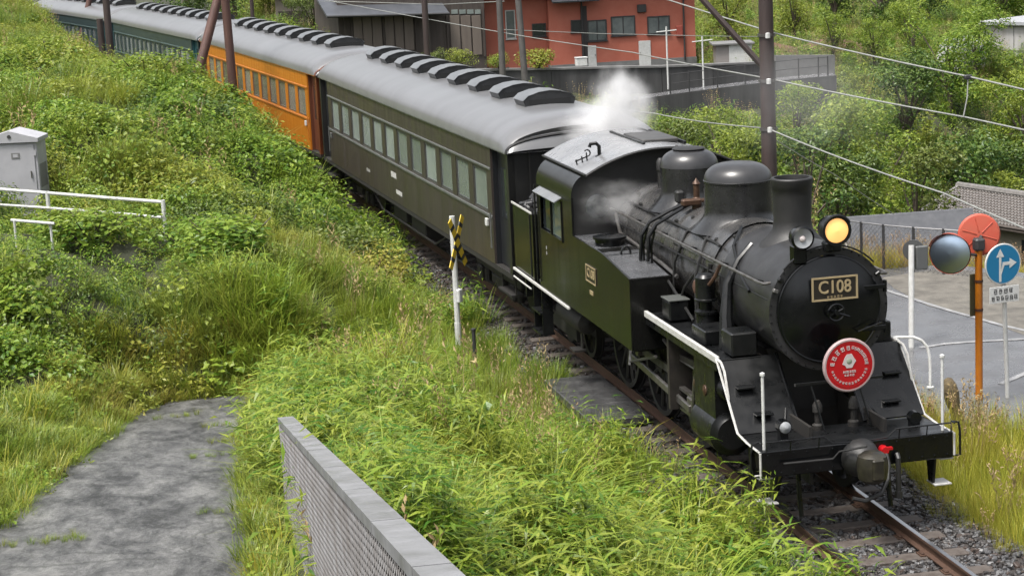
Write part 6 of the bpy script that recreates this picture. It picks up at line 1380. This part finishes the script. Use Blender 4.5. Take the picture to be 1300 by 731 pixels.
# ================================================================== single plants and trees
def shrub_mesh(rg, r, h, size, ma, n, lobes=7):
    m = MB(); C = [(Vector((rg.uniform(-.6, .6)*r, rg.uniform(-.6, .6)*r, h*rg.uniform(.25, .72))), r*rg.uniform(.35, .6)) for _ in range(lobes)]
    for _ in range(n):
        c, cr = C[rg.randrange(lobes)]; v = Vector((rg.gauss(0, 1), rg.gauss(0, 1), rg.gauss(.25, 1))).normalized(); p = c+Vector((v.x, v.y, v.z*.85))*cr*(1-.45*rg.random()**1.6)
        if p.z < .03: p.z = rg.uniform(.03, .2)
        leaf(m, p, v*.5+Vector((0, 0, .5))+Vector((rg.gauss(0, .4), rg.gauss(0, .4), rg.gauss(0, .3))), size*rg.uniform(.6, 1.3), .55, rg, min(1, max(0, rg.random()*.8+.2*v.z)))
    return m.mesh('foliage', ma, 0, False)
def twig_mesh(rg, r, h, n=7):
    m = MB()
    for k in range(n):
        a = 2*PI*k/n+rg.uniform(-.3, .3); m.tube([(0.02*math.cos(a), .02*math.sin(a), -.1), (r*.3*math.cos(a), r*.3*math.sin(a), h*.4), (r*.6*math.cos(a), r*.6*math.sin(a), h*.75)], [.03*h, .018*h, .006*h], 5)
    return m.mesh('stems', wood, 40)
def shrub(name, label, cat, p, me, tw, scale, tint, grp=None):
    T = thing(name, label, cat, tuple(p), VR.uniform(0, 6.28), grp); f = link('foliage', me, T); f.scale = scale; f['tint'] = tint; s_ = link('stems', tw, T); s_.scale = scale; return T
sr = random.Random(4)
M1 = [shrub_mesh(sr, 1., 1.2, .10, G_dark, 1500), shrub_mesh(sr, 1., 1.0, .085, G_leaf, 1700), shrub_mesh(sr, 1., 1.1, .12, G_leaf, 1200), shrub_mesh(sr, 1., 1.1, .075, G_sasa, 2000)]
T1 = twig_mesh(sr, 1., 1.1)
def gp(u, v, z): p = GZ(u, v, z); return np.array([p[0], p[1], gz(p[0], p[1])-.1])
for (u, v, z, k, sc, tn, lab) in ((58, 20, 2.9, 2, (2.2, 2., 1.7), .3, 'tall pale shrub on the crest hiding the tail of the train'), (92, 34, 2.6, 0, (1.7, 1.6, 1.4), .35, 'brownish shrub beside the short post near the tail coach'), (430, 318, .5, 0, (1.15, 1.15, 1.0), .25, 'olive bush beside the track under the rear of the grey coach'), (458, 350, .1, 3, (1.25, 1.35, .85), .75, 'low brownish bush leaning over the ballast edge near the crossing sign'), (330, 250, 1.4, 0, (1.3, 1.2, .9), .05, 'dark green bush on the bank beyond the white barrier'), (385, 245, 1.0, 1, (1.1, 1.1, .9), .15, 'light green bush on the bank in front of the orange coach end'),
    (255, 330, 1.2, 1, (1.3, 1.2, .8), .05, 'leafy green mound below the white barrier'), (120, 330, 1.3, 2, (1.3, 1.2, .8), .1, 'broad-leaved mound below the short white rail'), (300, 380, .7, 2, (1.3, 1.2, .8), .05, 'green mound above the end of the footpath'), (190, 150, 2.0, 1, (1.6, 1.5, 1.1), .15, 'bright green shrub behind the grey cabinet'), (250, 170, 2.0, 0, (1.5, 1.4, 1.0), .1, 'dark green shrub on the bank between cabinet and orange coach'), (95, 125, 2.3, 2, (1.7, 1.6, 1.1), .2, 'yellow-green shrub on the rise behind the cabinet'), (60, 60, 2.8, 1, (1.9, 1.9, 1.2), .3, 'pale green shrub high on the bank'), (330, 150, 1.8, 3, (1.3, 1.3, .9), .3, 'pale shrub on the bank below the orange coach windows')):
    shrub('shrub', lab, 'shrub', gp(u, v, z), M1[k], T1, sc, tn, 'shrubs on the bank')
for (u, v, D, s_, tn, k, lab) in ((590, 86, 101, .95, .35, 3, 'round olive bush on the terrace in front of the shutters'), (690, 87, 102.3, 1.05, .55, 2, 'bright yellow-green clipped bush below the red house'), (640, 87, 102, .8, .3, 1, 'small green bush behind the leaning pole'), (560, 84, 101, .7, .3, 0, 'small dark bush beside the dark pole on the terrace')):
    p = PX(u, v, D); shrub('garden_bush', lab, 'bush', p+np.array([0, 1.2, -.05]), M1[k], T1, (s_, s_, s_), tn)
# long-bladed tufts
def tuft(label, x, y, me, sc, tn):
    o = link('grass_tuft', me, None, (x, y, gz(x, y)-.02), VR.uniform(0, 6)); o.scale = (sc, sc, sc); o['tint'] = tn; tag(o, label, 'grass tuft')
tm = blade_clump(170, 1.15, .022, 1.0, .22, sr, 6, .75, (.3, 1)).mesh('grass_tuft', G_sasa, 0, False)
p = GZ(600, 660, .75); tuft('big tuft of long arching pale green blades behind the parapet wall', p[0]+.1, p[1]+.1, tm, 1.35, .0)
p = GZ(560, 625, .7); tuft('tuft of arching blades close against the parapet wall coping', p[0]+.15, p[1], tm, 1.1, .05)
rm = sasa_clump(26, 1.25, .30, sr); rm.merge(stem_clump(14, 1.3, sr)); rm.lv = rm.lv; rm = rm.mesh('grass_tuft', G_sasa, 0, False)
p = GZ(700, 640, .4); tuft('tuft of long arching blades in the middle of the bamboo grass', p[0], p[1], tm, 1.15, .1)
p = GZ(968, 690, -.1); tuft('reedy tuft of long pale leaves reaching over the left rail ahead of the engine', p[0]-.15, p[1]-.3, rm, .85, .2)
p = GZ(910, 700, .0); tuft('reedy tuft of mixed green leaves short of the left rail', p[0]-.1, p[1]-.2, rm, .75, .1)
# trees
def tree_mesh(rg, H, r, size, ma, n, lobes, low=.3):
    m = MB(); C = []
    for k in range(lobes):
        t = rg.uniform(low, 1); a = rg.uniform(0, 6.28); rr = r*rg.uniform(.1, .75)*(1.15-.6*abs(t-.6)); C.append((Vector((rr*math.cos(a), rr*math.sin(a), H*t)), r*rg.uniform(.22, .42)))
    for _ in range(n):
        c, cr = C[rg.randrange(lobes)]; v = Vector((rg.gauss(0, 1), rg.gauss(0, 1), rg.gauss(.2, 1))).normalized(); p = c+Vector((v.x, v.y, v.z*.75))*cr*(1-.5*rg.random()**1.4)
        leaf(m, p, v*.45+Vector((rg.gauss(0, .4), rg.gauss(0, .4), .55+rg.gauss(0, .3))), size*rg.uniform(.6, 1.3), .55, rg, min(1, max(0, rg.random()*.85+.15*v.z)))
    tr = MB(); tr.tube([(0, 0, -.8), (.05*r, .03*r, H*.35), (.0, .05*r, H*.75)], [.035*H, .026*H, .008*H], 7)
    for c, cr in C[:10]: tr.tube([(.03*r, .02*r, H*.3), tuple(Vector((.03*r, .02*r, H*.3)).lerp(c, .55)+Vector((0, 0, .05*H))), tuple(c)], [.014*H, .009*H, .004*H], 5)
    return m.mesh('crown', ma, 0, False), tr.mesh('trunk', mat('bark', (.07, .055, .04), .85, 0, (.12, .095, .075), 8), 40)
TM = [tree_mesh(sr, 4.5, 2.2, .16, G_leaf, 4600, 22), tree_mesh(sr, 4.8, 2.3, .17, G_dark, 4800, 24), tree_mesh(sr, 4.2, 2.0, .15, G_leaf, 4200, 20, .2), tree_mesh(sr, 5.2, 1.9, .14, G_sasa, 4400, 26, .25), tree_mesh(sr, 4., 2.1, .16, G_dark, 4300, 20, .15)]
tl_ = ((870, 185, 72, 4, .7, .35, 'olive thicket tree just behind the domes'), (930, 205, 66, 0, .7, .4, 'yellowish low tree behind the front dome'), (905, 150, 82, 2, .6, .3, 'small green tree below the ramp wall'), (1010, 160, 84, 3, .7, .2, 'feathery pale tree right of the tall pole below the ramp'), (1068, 128, 92, 0, .7, .25, 'light green tree at the upper end of the ramp railing'), (1020, 215, 66, 4, .85, .1, 'dark tree right of the tall pole above the headlamp'), (1075, 180, 76, 3, .95, .25, 'tall pale bamboo-like tree in the middle of the slope'), (1065, 240, 70, 1, .7, .2, 'dark green tree right behind the sheet roof ridge'), (1110, 150, 86, 2, .9, .15, 'green tree below the topmost wire'), (1110, 226, 80, 0, .8, .3, 'olive tree above the ridge of the sheet roof'), (1150, 120, 100, 1, .9, .1, 'dark green tree under the wire spacer side slope'), (1165, 175, 82, 4, .95, .45, 'brownish tree in the middle of the slope'), (1150, 226, 98, 2, .8, .25, 'green tree left of the tiled roof'), (1205, 140, 92, 1, 1.05, .05, 'dark tree behind the wire spacer'), (1215, 205, 100, 4, 1.0, .1, 'dark dense tree above the tiled roof ridge'), (1255, 170, 94, 0, 1.0, .45, 'yellow-green tree below the white building'), (1270, 218, 102, 1, .95, .15, 'dark tree behind the tiled roof'), (1300, 130, 104, 2, .95, .4, 'yellowish tree under the white building foundation'), (1205, 85, 108, 0, .95, .15, 'leafy young tree in front of the small white shed'), (1240, 75, 112, 2, .85, .15, 'leafy tree left of the white building'), (1160, 75, 118, 3, .7, .2, 'pale small tree left of the white shed'), (1110, 70, 120, 2, .6, .25, 'low green tree beyond the earth mound'), (1060, 62, 124, 0, .6, .3, 'round green tree behind the ramp end'), (925, 40, 128, 2, .8, .5, 'yellow-green tree behind the block shed'), (1010, 35, 135, 0, .75, .5, 'yellow-green tree right of the tall pole top'), (1060, 20, 150, 1, .9, .2, 'dark distant tree beyond the field'), (1120, 14, 165, 4, 1.0, .1, 'dark distant tree at the top of the field'), (1180, 10, 170, 1, 1.1, .05, 'dark distant tree behind the field edge'), (1270, 18, 150, 2, 1.1, .1, 'green tree rising behind the white building'), (1310, 15, 152, 0, 1.1, .1, 'leafy tree at the end of the white building'), (400, 38, 112, 1, .55, .3, 'dull green tree in front of the beige house'), (375, 34, 114, 4, .5, .35, 'small brownish tree before the beige house wall'), (345, 14, 130, 0, .7, .6, 'yellow-green tree left of the beige house'), (300, 8, 140, 1, .9, .15, 'dark tree beyond the orange coach roof'), (240, 2, 150, 4, .9, .1, 'dark tree beyond the green coach roof'), (170, -6, 160, 1, 1., .1, 'dark tree beyond the far green coach'), (1150, 40, 138, 0, .6, .3, 'green bushy tree in the field'))
ts_ = np.linspace(50, 260, 420)
def hit(u, v):
    d = ray(u, v); P_ = CAM[None]+d[None]*ts_[:, None]; below = P_[:, 2] < ground(P_[:, 0], P_[:, 1]); i = int(np.argmax(below)) if below.any() else len(ts_)-1; return P_[i], ts_[i]
for (u, v, D, k, sc, tn, lab) in tl_:
    p, g = PX(u, v, D), 0; g = gz(p[0], p[1]); h_ = 4.5*sc
    if g > p[2]-h_*.45 or D > 110: p, D = hit(u, v+.4*h_*FPX/D); g = p[2]
    T = thing('tree', lab, 'tree', (p[0], p[1], min(g, p[2]-h_*.55) if D < 110 else g), VR.uniform(0, 6.28), 'trees on the slope beyond the train'); 
    for nm, me in (('crown', TM[k][0]), ('trunk', TM[k][1])): o = link(nm, me, T); o.scale = (sc*1.2, sc*1.2, sc*1.25); o['tint'] = tn*.8
# bare earth mounds near the ramp end
for (u, v, D, w_, lab) in ((905, 66, 116, 1.8, 'brown earth mound behind the block shed'), (975, 62, 120, 2.2, 'brown earth mound with weeds right of the tall pole'), (1055, 56, 124, 2.4, 'reddish earth heap beyond the ramp end')):
    p = PX(u, v, D); m = MB(); nn = 24
    m.v = [(0, 0, .75)]+[(w_*r_*math.cos(2*PI*k/nn)*(1+.12*math.sin(3*k)), w_*.7*r_*math.sin(2*PI*k/nn), .75*(1-r_)**.8-.5*(r_ == 1)+.06*math.sin(k*2.3+r_*9)) for r_ in (.3, .6, .85, 1) for k in range(nn)]
    m.f = [(0, 1+k, 1+(k+1) % nn) for k in range(nn)]+[(1+j*nn+k, 1+(j+1)*nn+k, 1+(j+1)*nn+(k+1) % nn, 1+j*nn+(k+1) % nn) for j in range(3) for k in range(nn)]
    o = m.build('earth_mound', mat('brown_earth', (.09, .045, .026), .9, 0, (.15, .085, .05), 3, bump=.6, bscale=8), None, 180); o.location = (p[0], p[1], p[2]-.3); tag(o, lab, 'earth mound')
